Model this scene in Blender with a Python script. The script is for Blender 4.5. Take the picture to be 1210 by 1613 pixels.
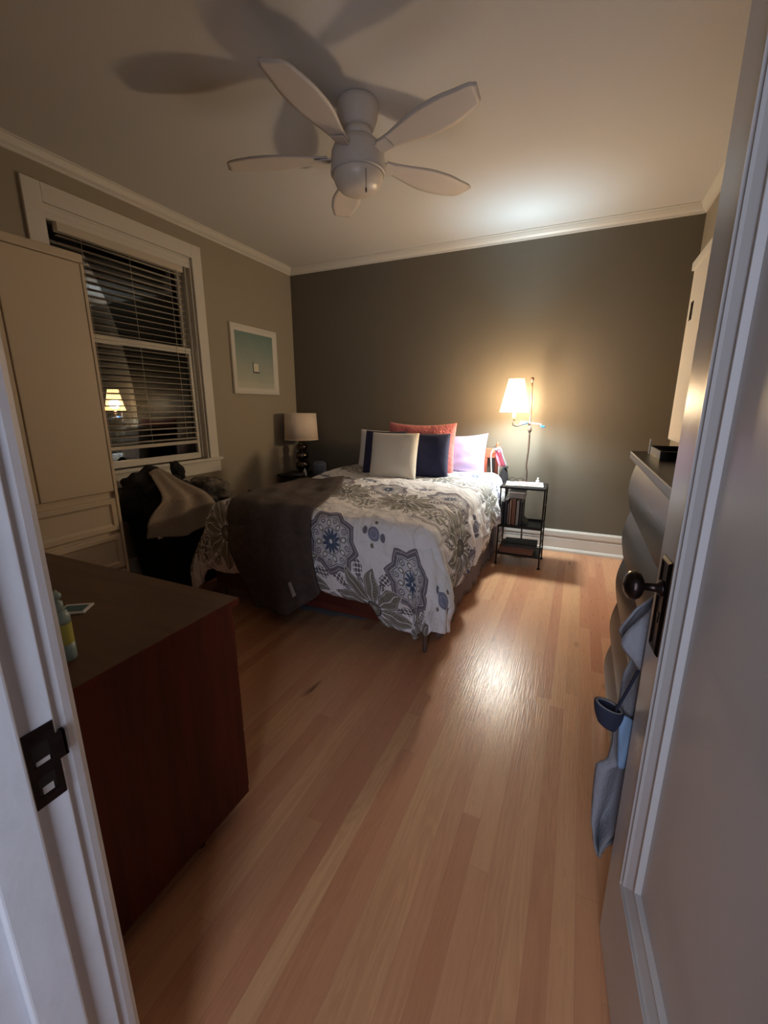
import bpy, bmesh, math, random
from math import sin, cos, pi, radians as R, sqrt, atan2
from mathutils import Vector, Matrix, noise
random.seed(7)
S = bpy.context.scene
for o in list(bpy.data.objects): bpy.data.objects.remove(o)
C = S.collection

# ------------------------------------------------------------------ camera, light, exposure
cam_d = bpy.data.cameras.new('camera'); cam = bpy.data.objects.new('camera', cam_d); C.objects.link(cam)
cam_d.sensor_fit = 'HORIZONTAL'; cam_d.sensor_width = 36; cam_d.lens = 668.62 / 1210 * 36
cam_d.clip_start = 0.01; cam_d.clip_end = 100
cam.location = (0, 0, 1.3); cam.rotation_euler = (R(90 - 13.839), 0, R(24.442))
S.camera = cam
S.view_settings.view_transform = 'Standard'; S.view_settings.look = 'None'
S.view_settings.gamma = 1; S.view_settings.use_curve_mapping = False
S.view_settings.exposure = 0.0
W = bpy.data.worlds.new('night'); S.world = W; W.use_nodes = True
W.node_tree.nodes['Background'].inputs[0].default_value = (0.55, 0.62, 0.85, 1)
W.node_tree.nodes['Background'].inputs[1].default_value = 0.012
S.cycles.max_bounces = 10; S.cycles.diffuse_bounces = 6; S.cycles.sample_clamp_indirect = 6
LAMP = Vector((-0.512, 3.74, 0))
def light(name, kind, loc, power, col, **k):
    d = bpy.data.lights.new(name, kind); d.energy = power; d.color = col
    for a, b in k.items(): setattr(d, a, b)
    o = bpy.data.objects.new(name, d); o.location = loc; C.objects.link(o); return o
light('lamp_bulb_light', 'POINT', (LAMP.x, LAMP.y, 1.345), 98, (0.81, 0.96, 1.0), shadow_soft_size=0.06)
hall = light('unseen_hall_light', 'AREA', (0.12, -0.95, 1.30), 22, (0.74, 0.82, 1.0), shape='RECTANGLE', size=0.5, size_y=1.6)  # added area light for the cool hall light on the jamb, source unseen
hall.rotation_euler = (R(90), 0, 0)
SHADE_E = 9.5

# ------------------------------------------------------------------ node helper
class X:
    def __init__(s, t, k): s.t, s.k = t, k
    def m(s, op, *a):
        n = s.t.nodes.new('ShaderNodeMath'); n.operation = op
        for i, v in enumerate((s,) + a):
            if isinstance(v, X): s.t.links.new(v.k, n.inputs[i])
            else: n.inputs[i].default_value = v
        return X(s.t, n.outputs[0])
    def __add__(s, o): return s.m('ADD', o)
    def __sub__(s, o): return s.m('SUBTRACT', o)
    def __mul__(s, o): return s.m('MULTIPLY', o)
    def __truediv__(s, o): return s.m('DIVIDE', o)
    def lt(s, o): return s.m('LESS_THAN', o)
    def gt(s, o): return s.m('GREATER_THAN', o)
    def abs(s): return s.m('ABSOLUTE')
    def mn(s, o): return s.m('MINIMUM', o)
    def mx(s, o): return s.m('MAXIMUM', o)
def mix(t, f, a, b):
    n = t.nodes.new('ShaderNodeMix'); n.data_type = 'RGBA'
    for i, v in ((0, f), (6, a), (7, b)):
        if isinstance(v, X): t.links.new(v.k, n.inputs[i])
        elif isinstance(v, (int, float)): n.inputs[i].default_value = v
        else: n.inputs[i].default_value = (*v, 1)
    return X(t, n.outputs[2])
def srgb(r, g, b):
    f = lambda c: (c / 255 / 12.92) if c / 255 <= .04045 else ((c / 255 + .055) / 1.055) ** 2.4
    return (f(r), f(g), f(b))
def mat(name, col, rough=.5, metal=0, spec=.5, bump=0, bscale=60, var=0, vscale=3, stretch=None, col2=None, sheen=0, em=None, es=0, coat=0, trans=0):
    m = bpy.data.materials.new(name); m.use_nodes = True; t = m.node_tree; p = t.nodes['Principled BSDF']
    p.inputs['Base Color'].default_value = (*col, 1); p.inputs['Roughness'].default_value = rough
    p.inputs['Metallic'].default_value = metal; p.inputs['Specular IOR Level'].default_value = spec
    if sheen: p.inputs['Sheen Weight'].default_value = sheen
    if coat: p.inputs['Coat Weight'].default_value = coat; p.inputs['Coat Roughness'].default_value = .12
    if trans: p.inputs['Transmission Weight'].default_value = trans
    if em: p.inputs['Emission Color'].default_value = (*em, 1); p.inputs['Emission Strength'].default_value = es
    tc = t.nodes.new('ShaderNodeTexCoord'); mp = t.nodes.new('ShaderNodeMapping'); t.links.new(tc.outputs['Object'], mp.inputs[0])
    if stretch: mp.inputs['Scale'].default_value = stretch
    if var or col2:
        n = t.nodes.new('ShaderNodeTexNoise'); n.inputs['Scale'].default_value = vscale; n.inputs['Detail'].default_value = 5
        t.links.new(mp.outputs[0], n.inputs[0])
        c2 = col2 or tuple(c * (1 - var) for c in col)
        k = X(t, n.outputs[0]); k = ((k - .35) * 3.3).mx(0.0).mn(1.0)
        t.links.new(mix(t, k, col, c2).k, p.inputs['Base Color'])
    if bump:
        n = t.nodes.new('ShaderNodeTexNoise'); n.inputs['Scale'].default_value = bscale; n.inputs['Detail'].default_value = 3
        t.links.new(mp.outputs[0], n.inputs[0])
        b = t.nodes.new('ShaderNodeBump'); b.inputs['Strength'].default_value = bump; b.inputs['Distance'].default_value = .01
        t.links.new(n.outputs[0], b.inputs['Height']); t.links.new(b.outputs[0], p.inputs['Normal'])
    return m
M = {}
M['ceil'] = mat('ceiling_paint', srgb(206, 204, 202), .9, bump=.05)
M['wall'] = mat('greige_wall_paint', srgb(160, 151, 136), .55, spec=.3, bump=.06, bscale=90)
M['accent'] = mat('olive_brown_wall_paint', srgb(108, 101, 89), .42, spec=.35, bump=.05, bscale=90)
M['trim'] = mat('white_trim_paint', srgb(216, 212, 205), .4, bump=.04, bscale=25)
M['doorp'] = mat('white_door_paint', srgb(206, 204, 205), .28, bump=.05, bscale=14)
M['jamb'] = mat('white_jamb_paint', srgb(214, 214, 220), .4, bump=.12, bscale=30, var=.06, vscale=14)
M['armoire'] = mat('cream_lacquer', srgb(205, 190, 168), .5, bump=.03)
M['fan'] = mat('white_fan_enamel', srgb(205, 196, 188), .5)
M['bowl'] = mat('frosted_glass_bowl', srgb(214, 204, 190), .35)
M['bronze'] = mat('dark_bronze', srgb(58, 46, 44), .28, metal=.85, var=.4, vscale=30)
M['mahog'] = mat('mahogany_side', srgb(92, 34, 20), .5, stretch=(1, 1, .08), vscale=30, col2=srgb(70, 26, 16), spec=.25)
M['mahtop'] = mat('walnut_top', srgb(104, 76, 58), .5, stretch=(.1, 1, 1), vscale=30, col2=srgb(90, 66, 50), spec=.35)
M['espresso'] = mat('espresso_wood', srgb(54, 41, 36), .38, stretch=(1, .12, 1), vscale=24, col2=srgb(48, 34, 30), spec=.3)
M['bedwood'] = mat('cherry_bed_wood', srgb(92, 42, 34), .4, stretch=(.1, 1, 1), vscale=30, col2=srgb(68, 30, 24))
M['hbwood'] = mat('light_cherry_wood', srgb(186, 98, 74), .4)
M['black'] = mat('black_metal', srgb(26, 22, 22), .4, metal=.5)
M['blackw'] = mat('black_lacquer', srgb(22, 18, 17), .35)
M['skirt'] = mat('taupe_skirt_cloth', srgb(112, 98, 98), .85, bump=.2, bscale=120)
M['mattr'] = mat('grey_box_cover', srgb(84, 78, 78), .9, bump=.2)
M['cream'] = mat('cream_velvet', srgb(214, 204, 186), .9, bump=.15, bscale=160, sheen=.3)
M['navy'] = mat('navy_velvet', srgb(30, 31, 62), .8, bump=.12, bscale=120, sheen=.08)
M['coral'] = mat('coral_plush', srgb(212, 118, 112), .95, bump=1.0, bscale=55, var=.2, vscale=30, sheen=.2)
M['lilac'] = mat('lilac_cotton', srgb(188, 172, 208), .85, bump=.15, bscale=20)
M['whitec'] = mat('white_cotton', srgb(222, 214, 208), .85, bump=.15, bscale=20)
M['throw'] = mat('charcoal_knit', srgb(92, 78, 73), .95, bump=.6, bscale=140, var=.25, vscale=25, stretch=(1, 1, 1))
M['tag'] = mat('pale_label', srgb(180, 170, 165), .8)
M['brass'] = mat('aged_iron', srgb(112, 92, 80), .4, metal=.25, var=.3, vscale=25)
M['linen'] = mat('linen_shade', srgb(226, 208, 190), .85, bump=.25, bscale=150)
M['mercury'] = mat('mercury_glass', srgb(120, 108, 100), .08, metal=1, var=.5, vscale=40)
M['hamper'] = mat('black_hamper_cloth', srgb(20, 18, 20), .9, bump=.3)
M['towel'] = mat('grey_beige_towel', srgb(150, 134, 120), .95, bump=.7, bscale=160)
M['dkcloth'] = mat('dark_mixed_cloth', srgb(40, 36, 40), .95, bump=.4, bscale=60, col2=srgb(20, 18, 20), vscale=9)
M['pattcl'] = mat('grey_mottled_cloth', srgb(120, 108, 98), .95, bump=.4, bscale=60, col2=srgb(44, 40, 42), vscale=9)
M['blind'] = mat('white_blind', srgb(200, 190, 176), .55)
M['robe'] = mat('slate_blue_robe', srgb(142, 142, 150), .9, bump=.35, bscale=90)
M['lblue'] = mat('light_blue_cloth', srgb(130, 158, 190), .9, bump=.2)
M['navyc'] = mat('navy_canvas', srgb(34, 38, 58), .8, bump=.2)
M['greyl'] = mat('grey_lining', srgb(120, 118, 122), .9)
M['pink'] = mat('pink_cloth', srgb(226, 120, 140), .85)
M['paper'] = mat('paper', srgb(228, 222, 212), .8)
M['pinkp'] = mat('pink_paper', srgb(214, 176, 172), .8)
M['bluepl'] = mat('blue_plastic', srgb(50, 120, 200), .35)
M['whitepl'] = mat('white_plastic', srgb(225, 225, 225), .35)
M['bgrey'] = mat('blue_grey_ceramic', srgb(98, 104, 120), .5)
M['yellow'] = mat('yellow_soap', srgb(190, 186, 90), .3)
M['paleteal'] = mat('pale_teal_plastic', srgb(150, 172, 170), .35)
M['teal'] = mat('teal_print', srgb(60, 100, 110), .5)
M['brown'] = mat('brown_cover', srgb(120, 78, 58), .6)
M['tan'] = mat('tan_cover', srgb(176, 140, 118), .6)
M['greybk'] = mat('grey_cover', srgb(140, 134, 130), .5)
M['dkbk'] = mat('dark_cover', srgb(36, 34, 38), .5)
M['outer'] = mat('night_siding', srgb(60, 72, 70), .9, var=.5, vscale=1.2)
M['leafd'] = mat('night_foliage', srgb(34, 52, 38), .9, var=.5, vscale=5)

# lamp shade: a lit paper shade
def shade_mat():
    m = bpy.data.materials.new('lit_shade_paper'); m.use_nodes = True; t = m.node_tree; p = t.nodes['Principled BSDF']
    p.inputs['Base Color'].default_value = (.55, .42, .26, 1); p.inputs['Roughness'].default_value = .9
    p.inputs['Emission Color'].default_value = (1.0, .68, .30, 1); p.inputs['Emission Strength'].default_value = SHADE_E
    tr = t.nodes.new('ShaderNodeBsdfTransparent'); tr.inputs[0].default_value = (1.0, .81, .63, 1)
    mx = t.nodes.new('ShaderNodeMixShader'); mx.inputs[0].default_value = .63; o = t.nodes['Material Output']
    t.links.new(p.outputs[0], mx.inputs[1]); t.links.new(tr.outputs[0], mx.inputs[2]); t.links.new(mx.outputs[0], o.inputs[0])
    return m
M['shade'] = shade_mat()
def glass_mat():
    m = bpy.data.materials.new('window_glass'); m.use_nodes = True; t = m.node_tree; t.nodes.clear()
    o = t.nodes.new('ShaderNodeOutputMaterial'); mx = t.nodes.new('ShaderNodeMixShader'); f = t.nodes.new('ShaderNodeFresnel')
    f.inputs[0].default_value = 1.7
    g = t.nodes.new('ShaderNodeBsdfGlossy'); g.inputs['Roughness'].default_value = .0; tr = t.nodes.new('ShaderNodeBsdfTransparent')
    t.links.new(f.outputs[0], mx.inputs[0]); t.links.new(tr.outputs[0], mx.inputs[1]); t.links.new(g.outputs[0], mx.inputs[2]); t.links.new(mx.outputs[0], o.inputs[0])
    return m
M['glass'] = glass_mat()
def floor_mat():
    m = bpy.data.materials.new('oak_strip_floor'); m.use_nodes = True; t = m.node_tree; p = t.nodes['Principled BSDF']
    tc = t.nodes.new('ShaderNodeTexCoord'); sx = t.nodes.new('ShaderNodeSeparateXYZ'); t.links.new(tc.outputs['Object'], sx.inputs[0])
    x, y = X(t, sx.outputs[0]), X(t, sx.outputs[1])
    bw = .0572
    row = (x / bw).m('FLOOR'); fx = (x / bw).m('FRACT')
    def wn(a, b=0.0, dim=1):
        n = t.nodes.new('ShaderNodeTexWhiteNoise'); n.noise_dimensions = '2D'
        c = t.nodes.new('ShaderNodeCombineXYZ'); t.links.new(a.k, c.inputs[0])
        if isinstance(b, X): t.links.new(b.k, c.inputs[1])
        else: c.inputs[1].default_value = b
        t.links.new(c.outputs[0], n.inputs['Vector']); return X(t, n.outputs[0])
    off = wn(row) * 5.0; L = wn(row, 3.3) * .9 + 1.2
    q = (y + off) / L; col = q.m('FLOOR'); fy = q.m('FRACT')
    rnd = wn(row, col + 7.0); rnd2 = wn(row, col + 31.0)
    def noise3(sx_, sy_, scale, detail, dist=0):
        c = t.nodes.new('ShaderNodeCombineXYZ')
        t.links.new((x * sx_ + rnd * 9.0).k, c.inputs[0]); t.links.new((y * sy_ + rnd2 * 20.0).k, c.inputs[1]); t.links.new((rnd * 13.0).k, c.inputs[2])
        n = t.nodes.new('ShaderNodeTexNoise'); n.inputs['Scale'].default_value = scale; n.inputs['Detail'].default_value = detail; n.inputs['Distortion'].default_value = dist
        t.links.new(c.outputs[0], n.inputs[0]); return X(t, n.outputs[0])
    fine = noise3(1, .05, 160, 4)
    cath = noise3(1, .09, 15, 2, .6); rings = ((cath * 60.0).m('SINE') * .5 + .5)
    broad = noise3(1, .12, 7, 3, .8)
    base = mix(t, rnd, srgb(198, 140, 106), srgb(216, 164, 122))
    base = mix(t, rnd2.gt(.84) * .5, base, srgb(222, 178, 132))
    base = mix(t, rnd2.lt(.10) * .55, base, srgb(184, 120, 90))
    base = mix(t, ((broad - .42) * 2.6).mx(0.0).mn(1.0) * .35, base, srgb(176, 112, 80))
    base = mix(t, rings * .16 * ((rnd2 * 3.7).m('FRACT')).gt(.45), base, srgb(156, 98, 68))
    base = mix(t, ((fine - .45) * 2.2).mx(0.0).mn(1.0) * .22, base, srgb(150, 90, 64))
    kn = noise3(1, .35, 9, 1); base = mix(t, ((kn - .745) * 14.0).mx(0.0).mn(1.0) * .8, base, srgb(112, 66, 44))
    gap = fx.lt(.016).mx(fy.lt(.0010)) * .26
    base = mix(t, gap, base, srgb(84, 44, 28))
    t.links.new(base.k, p.inputs['Base Color'])
    t.links.new((fine * .10 + .235 + rings * .02).k, p.inputs['Roughness'])
    p.inputs['Specular IOR Level'].default_value = .5
    b = t.nodes.new('ShaderNodeBump'); b.inputs['Strength'].default_value = .22; b.inputs['Distance'].default_value = .003
    t.links.new((fine - gap * 2.0).k, b.inputs['Height']); t.links.new(b.outputs[0], p.inputs['Normal'])
    return m
M['floor'] = floor_mat()
def duvet_mat():
    m = bpy.data.materials.new('medallion_print_cotton'); m.use_nodes = True; t = m.node_tree; p = t.nodes['Principled BSDF']
    uv = t.nodes.new('ShaderNodeUVMap'); uv.uv_map = 'UVMap'; sx = t.nodes.new('ShaderNodeSeparateXYZ'); t.links.new(uv.outputs[0], sx.inputs[0])
    U, V = X(t, sx.outputs[0]), X(t, sx.outputs[1])
    Px, Py = .50, .92
    def local(cx, cy):
        a = (((U - cx) / Px + .5).m('FRACT') - .5) * Px; b = (((V - cy) / Py + .5).m('FRACT') - .5) * Py
        r = (a * a + b * b).m('SQRT'); th = b.m('ARCTAN2', a)
        return a, b, r, th
    white = srgb(236, 232, 232)
    c = None
    base = mix(t, 0.0, white, white)
    mauve = srgb(118, 108, 118); grey = srgb(104, 100, 104); olive = srgb(122, 118, 106); blue = srgb(78, 90, 114); dark = srgb(74, 74, 82)
    def fold(th, n):  # angle folded to [-pi/n, pi/n]
        return ((th * (n / (2 * pi)) + .5).m('FRACT') - .5) * (2 * pi / n)
    def band(r, a, b): return r.gt(a) * r.lt(b)
    # medallions (two phases of the repeat)
    for cx, cy in ((-1.19, 1.86),):
        a, b, r, th = local(cx, cy)
        f8 = fold(th, 8).abs()
        rs = r * (f8 * .60 + 1.0)
        base = mix(t, rs.lt(.176), base, mauve)
        base = mix(t, band(rs, .160, .165), base, srgb(176, 168, 176))
        base = mix(t, band(rs, .146, .150), base, grey)
        base = mix(t, rs.lt(.140), base, srgb(204, 200, 204)); base = mix(t, band(rs, .128, .133), base, dark)
        f = fold(th, 8); hx = r * f.m('COSINE') - .104; hy = r * f.m('SINE')
        hr = (hx * hx + hy * hy * 1.6).m('SQRT')
        base = mix(t, hr.lt(.018), base, mauve); base = mix(t, hr.lt(.011), base, white); base = mix(t, hr.lt(.006), base, grey)
        g = fold(th + pi / 8, 8); gx = r * g.m('COSINE') - .082; gy = r * g.m('SINE'); gr = (gx * gx * .7 + gy * gy * 1.4).m('SQRT')
        base = mix(t, gr.lt(.015), base, olive); base = mix(t, gr.lt(.009), base, white)
        base = mix(t, band(r, .058, .062), base, grey)
        f16 = fold(th, 12); px_ = r * f16.m('COSINE') - .036; py_ = r * f16.m('SINE')
        base = mix(t, (px_ * px_ * .3 + py_ * py_ * 2.0).m('SQRT').lt(.0115), base, blue)
        base = mix(t, r.lt(.026), base, blue); base = mix(t, r.lt(.009), base, white)
    # large leaf flowers
    a, b, r, th = local(-1.19 + Px / 2, 2.06 + Py / 2)
    th = th + (r * 60.0).m('SINE') * .03
    for n_, ph, r0, L, w, colr in ((8, pi / 8, .04, .150, .034, grey), (8, 0, .03, .205, .046, olive)):
        f = fold(th + ph, n_); la = r * f.m('COSINE') - r0; lb = (r * f.m('SINE')).abs()
        prof = ((la / L).mx(0.0).mn(1.0) * pi).m('SINE') * w
        base = mix(t, lb.lt(prof + .004) * la.gt(0.0) * la.lt(L), base, white)
        base = mix(t, lb.lt(prof), base, dark)
        base = mix(t, lb.lt(prof - .003), base, srgb(170, 164, 158))
        base = mix(t, lb.lt(prof * .74), base, colr)
        vein = (((la - lb * .9) * 62.0).m('FRACT')).lt(.22)
        base = mix(t, lb.lt(prof * .74) * vein * .6, base, srgb(186, 180, 172))
        base = mix(t, lb.lt(.0022) * la.gt(.0) * la.lt(L * .9), base, white)
    base = mix(t, r.lt(.042), base, dark); base = mix(t, r.lt(.034), base, olive); base = mix(t, r.lt(.014), base, srgb(160, 156, 150))
    f = fold(th + pi / 8, 8); la = r * f.m('COSINE') - .215; lb = r * f.m('SINE')
    cl_ = (la * la * .6 + lb * lb).m('SQRT')
    base = mix(t, cl_.lt(.030) * ((la * 150.0).m('SINE') * (lb * 150.0).m('SINE')).abs().gt(.25), base, grey)
    # small globes with side hearts
    a, b, r, th = local(-1.19, 1.90 + Py / 2)
    rs = r * (fold(th, 8).abs() * .60 + 1.0)
    for r0, r1, colr in ((.118, .150, srgb(168, 162, 158)), (.128, .132, white), (.0, .092, srgb(214, 210, 208)), (.084, .090, grey), (.0, .030, mauve), (.0, .012, white)): base = mix(t, band(rs, r0, r1), base, colr)
    f = fold(th, 8); la = r * f.m('COSINE') - .056; lb = r * f.m('SINE'); base = mix(t, (la * la * .5 + lb * lb * 2.0).m('SQRT').lt(.016), base, olive)
    for cx, cy in ((-1.19 + Px / 2, 2.0),):
        a, b, r, th = local(cx, cy)
        base = mix(t, r.lt(.036), base, srgb(132, 132, 152)); base = mix(t, band(r, .018, .021), base, srgb(170, 168, 180))
        aa = a.abs() - .055
        base = mix(t, (aa * aa + b * b * .5).m('SQRT').lt(.015), base, srgb(120, 116, 130))
        bb = b.abs() - .06
        base = mix(t, (a * a + bb * bb).m('SQRT').lt(.010), base, olive)
    # sprigs half way between the medallions of a column
    n = t.nodes.new('ShaderNodeTexNoise'); n.inputs['Scale'].default_value = 38; t.links.new(uv.outputs[0], n.inputs[0])
    base = mix(t, ((X(t, n.outputs[0]) - .62) * 4.0).mx(0.0).mn(.4), base, srgb(206, 202, 204))
    t.links.new(base.k, p.inputs['Base Color']); p.inputs['Roughness'].default_value = .85
    n2 = t.nodes.new('ShaderNodeTexNoise'); n2.inputs['Scale'].default_value = 9; n2.inputs['Detail'].default_value = 4; n2.inputs['Distortion'].default_value = 1.0
    t.links.new(uv.outputs[0], n2.inputs[0])
    bp = t.nodes.new('ShaderNodeBump'); bp.inputs['Strength'].default_value = .7; bp.inputs['Distance'].default_value = .035
    t.links.new(n2.outputs[0], bp.inputs['Height']); t.links.new(bp.outputs[0], p.inputs['Normal'])
    return m
M['duvet'] = duvet_mat()
def art_mat():
    m = bpy.data.materials.new('seascape_print'); m.use_nodes = True; t = m.node_tree; p = t.nodes['Principled BSDF']
    tc = t.nodes.new('ShaderNodeTexCoord'); sx = t.nodes.new('ShaderNodeSeparateXYZ'); t.links.new(tc.outputs['Object'], sx.inputs[0])
    y, z = X(t, sx.outputs[1]), X(t, sx.outputs[2])
    n = t.nodes.new('ShaderNodeTexNoise'); n.inputs['Scale'].default_value = 6; n.inputs['Detail'].default_value = 5; t.links.new(tc.outputs['Object'], n.inputs[0])
    k = (z * 2.2 + .5 + (X(t, n.outputs[0]) - .5) * .35).mx(0.0).mn(1.0)
    base = mix(t, k, srgb(186, 190, 178), srgb(120, 144, 140))
    base = mix(t, (z + .2).lt(.0) * .5, base, srgb(200, 200, 186))
    box = (y - .0).abs().lt(.035) * (z + .06).abs().lt(.038)
    base = mix(t, box, base, srgb(224, 222, 206))
    base = mix(t, (y + .04).abs().lt(.006) * (z + .055).abs().lt(.045), base, srgb(56, 62, 58))
    base = mix(t, (y + .0).abs().lt(.045) * (z + .103).abs().lt(.006), base, srgb(56, 62, 58))
    t.links.new(base.k, p.inputs['Base Color']); p.inputs['Roughness'].default_value = .35
    return m
M['art'] = art_mat()

# ------------------------------------------------------------------ mesh helpers
def obj(name, bm, m, parent=None, smooth=False, loc=None, rot=None, bevel=0, sub=0, solid=0):
    me = bpy.data.meshes.new(name)
    bmesh.ops.recalc_face_normals(bm, faces=bm.faces[:])
    bm.to_mesh(me); bm.free(); me.materials.append(M[m] if isinstance(m, str) else m)
    if smooth:
        for p in me.polygons: p.use_smooth = True
    o = bpy.data.objects.new(name, me); C.objects.link(o)
    if parent: o.parent = parent
    if loc: o.location = loc
    if rot: o.rotation_euler = rot
    if solid:
        s = o.modifiers.new('s', 'SOLIDIFY'); s.thickness = solid; s.offset = 0
    if bevel:
        b = o.modifiers.new('b', 'BEVEL'); b.width = bevel; b.segments = 3; b.limit_method = 'ANGLE'; b.angle_limit = R(40)
    if sub:
        u = o.modifiers.new('u', 'SUBSURF'); u.levels = sub; u.render_levels = sub
    return o
def thing(name, label, cat, loc=(0, 0, 0), rz=0, group=None):
    o = bpy.data.objects.new(name, None); C.objects.link(o); o.empty_display_size = .05
    o.location = loc; o.rotation_euler = (0, 0, rz); o['label'] = label; o['category'] = cat
    if group: o['group'] = group
    return o
def tag(o, label, cat, group=None):
    o['label'] = label; o['category'] = cat
    if group: o['group'] = group
    return o
def struct(o): o['kind'] = 'structure'; return o
def Wm(o):
    m = Matrix.LocRotScale(o.location, o.rotation_euler, o.scale)
    return Wm(o.parent) @ o.matrix_parent_inverse @ m if o.parent else m
def resub(o, p):
    """make o a sub-part of p, staying where it is"""
    old = (Wm(o.parent) if o.parent else Matrix()) @ o.matrix_parent_inverse
    o.parent = p; o.matrix_parent_inverse = Wm(p).inverted() @ old; return o
def B(): return bmesh.new()
def box(bm, x0, x1, y0, y1, z0, z1, mtx=None):
    v = [bm.verts.new((x, y, z)) for z in (z0, z1) for y in (y0, y1) for x in (x0, x1)]
    for f in ((0, 1, 3, 2), (4, 6, 7, 5), (0, 4, 5, 1), (2, 3, 7, 6), (0, 2, 6, 4), (1, 5, 7, 3)): bm.faces.new([v[i] for i in f])
    if mtx is not None:
        for q in v: q.co = mtx @ q.co
    return bm
def bx(*a, **k): return box(B(), *a, **k)
def lathe(prof, n=40, bm=None, c=(0, 0, 0), caps=True):
    bm = bm or B(); rings = []
    for r, z in prof:
        rings.append([bm.verts.new((c[0] + r * cos(2 * pi * i / n), c[1] + r * sin(2 * pi * i / n), c[2] + z)) for i in range(n)])
    for a, b in zip(rings, rings[1:]):
        for i in range(n): bm.faces.new((a[i], a[(i + 1) % n], b[(i + 1) % n], b[i]))
    if caps:
        for r in (rings[0], rings[-1]): bm.faces.new(r)
    return bm
def tube(pts, r, n=10, bm=None, caps=True, flat=1.0):
    bm = bm or B(); pts = [Vector(p) for p in pts]; rings = []; up = None
    for i, p in enumerate(pts):
        d = (pts[min(i + 1, len(pts) - 1)] - pts[max(i - 1, 0)]).normalized()
        if up is None:
            up = Vector((0, 0, 1)) if abs(d.z) < .9 else Vector((1, 0, 0))
        s = d.cross(up).normalized(); up = s.cross(d).normalized()
        rr = r[i] if isinstance(r, (list, tuple)) else r
        rings.append([bm.verts.new(p + s * cos(2 * pi * k / n) * rr + up * sin(2 * pi * k / n) * rr * flat) for k in range(n)])
    for a, b in zip(rings, rings[1:]):
        for k in range(n): bm.faces.new((a[k], a[(k + 1) % n], b[(k + 1) % n], b[k]))
    if caps: bm.faces.new(rings[0]); bm.faces.new(rings[-1])
    return bm
def spline(pts, n=8):
    P = [Vector(p) for p in pts]; P = [2 * P[0] - P[1]] + P + [2 * P[-1] - P[-2]]; out = []
    for i in range(1, len(P) - 2):
        for k in range(n):
            t = k / n; a, b, c, d = P[i - 1], P[i], P[i + 1], P[i + 2]
            out.append(.5 * ((2 * b) + (c - a) * t + (2 * a - 5 * b + 4 * c - d) * t * t + (3 * b - a - 3 * c + d) * t ** 3))
    out.append(P[-2]); return out
def grid(f, nu, nv, bm=None, uvf=None):
    bm = bm or B(); V = [[bm.verts.new(f(i / nu, j / nv)) for i in range(nu + 1)] for j in range(nv + 1)]
    uvl = bm.loops.layers.uv.new('UVMap') if uvf else None
    for j in range(nv):
        for i in range(nu):
            fc = bm.faces.new((V[j][i], V[j][i + 1], V[j + 1][i + 1], V[j + 1][i]))
            if uvf:
                for lp, (a, b) in zip(fc.loops, ((i, j), (i + 1, j), (i + 1, j + 1), (i, j + 1))): lp[uvl].uv = uvf(a / nu, b / nv)
    return bm
def nested(w, h, steps, bm=None, back=None):
    """nested rectangles in the local XZ plane facing -Y; steps = (inset, depth) with depth > 0 towards the viewer (-Y)"""
    bm = bm or B(); rings = []
    for d, e in steps:
        rings.append([bm.verts.new(p) for p in ((d, -e, d), (w - d, -e, d), (w - d, -e, h - d), (d, -e, h - d))])
    for a, b in zip(rings, rings[1:]):
        for i in range(4): bm.faces.new((a[i], a[(i + 1) % 4], b[(i + 1) % 4], b[i]))
    bm.faces.new(rings[-1])
    return bm
def prism(poly, z0, z1, bm=None):
    bm = bm or B(); a = [bm.verts.new((x, y, z0)) for x, y in poly]; b = [bm.verts.new((x, y, z1)) for x, y in poly]
    bm.faces.new(a); bm.faces.new(b); n = len(poly)
    for i in range(n): bm.faces.new((a[i], a[(i + 1) % n], b[(i + 1) % n], b[i]))
    return bm
def sweep_line(prof, axis, a, b, bm=None):
    """extrude a profile given as (u, z) from a to b along axis 'x' (u = y) or 'y' (u = x)"""
    bm = bm or B()
    mk = (lambda t, u, z: (t, u, z)) if axis == 'x' else (lambda t, u, z: (u, t, z))
    A = [bm.verts.new(mk(a, u, z)) for u, z in prof]; Bb = [bm.verts.new(mk(b, u, z)) for u, z in prof]
    bm.faces.new(A); bm.faces.new(Bb); n = len(prof)
    for i in range(n): bm.faces.new((A[i], A[(i + 1) % n], Bb[(i + 1) % n], Bb[i]))
    return bm
def ss(a, b, x): t = max(0, min(1, (x - a) / (b - a))); return t * t * (3 - 2 * t)

# ------------------------------------------------------------------ the room
XL, XR, YB, YF, ZC = -2.957, 0.669, 4.1025, 0.2365, 2.715
struct(obj('floor', bx(XL - .15, 1.2, -2.4, YB + .12, -.08, 0), 'floor'))
struct(obj('ceiling', bx(XL - .15, XR + .15, YF - .13, YB + .12, ZC, ZC + .1), 'ceil'))
struct(obj('wall_back', bx(XL - .15, XR + .15, YB, YB + .12, 0, ZC), 'accent'))
struct(obj('wall_right', bx(XR, XR + .12, YF - .13, YB, 0, ZC), 'wall'))
WY0, WY1, WZ0, WZ1 = 1.73, 2.78, .87, 2.45            # window opening
bm = B(); xo = XL - .15
box(bm, xo, XL, YF - .13, WY0, 0, ZC); box(bm, xo, XL, WY1, YB, 0, ZC); box(bm, xo, XL, WY0, WY1, 0, WZ0); box(bm, xo, XL, WY0, WY1, WZ1, ZC)
struct(obj('wall_left', bm, 'wall'))
JX, HX, YH = -.55, .245, .1065
bm = B(); box(bm, XL, JX - .02, YH, YF, 0, ZC); box(bm, HX + .02, XR, YH, YF, 0, ZC); box(bm, JX - .02, HX + .02, YH, YF, 2.06, ZC)
struct(obj('wall_front', bm, 'wall'))
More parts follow.
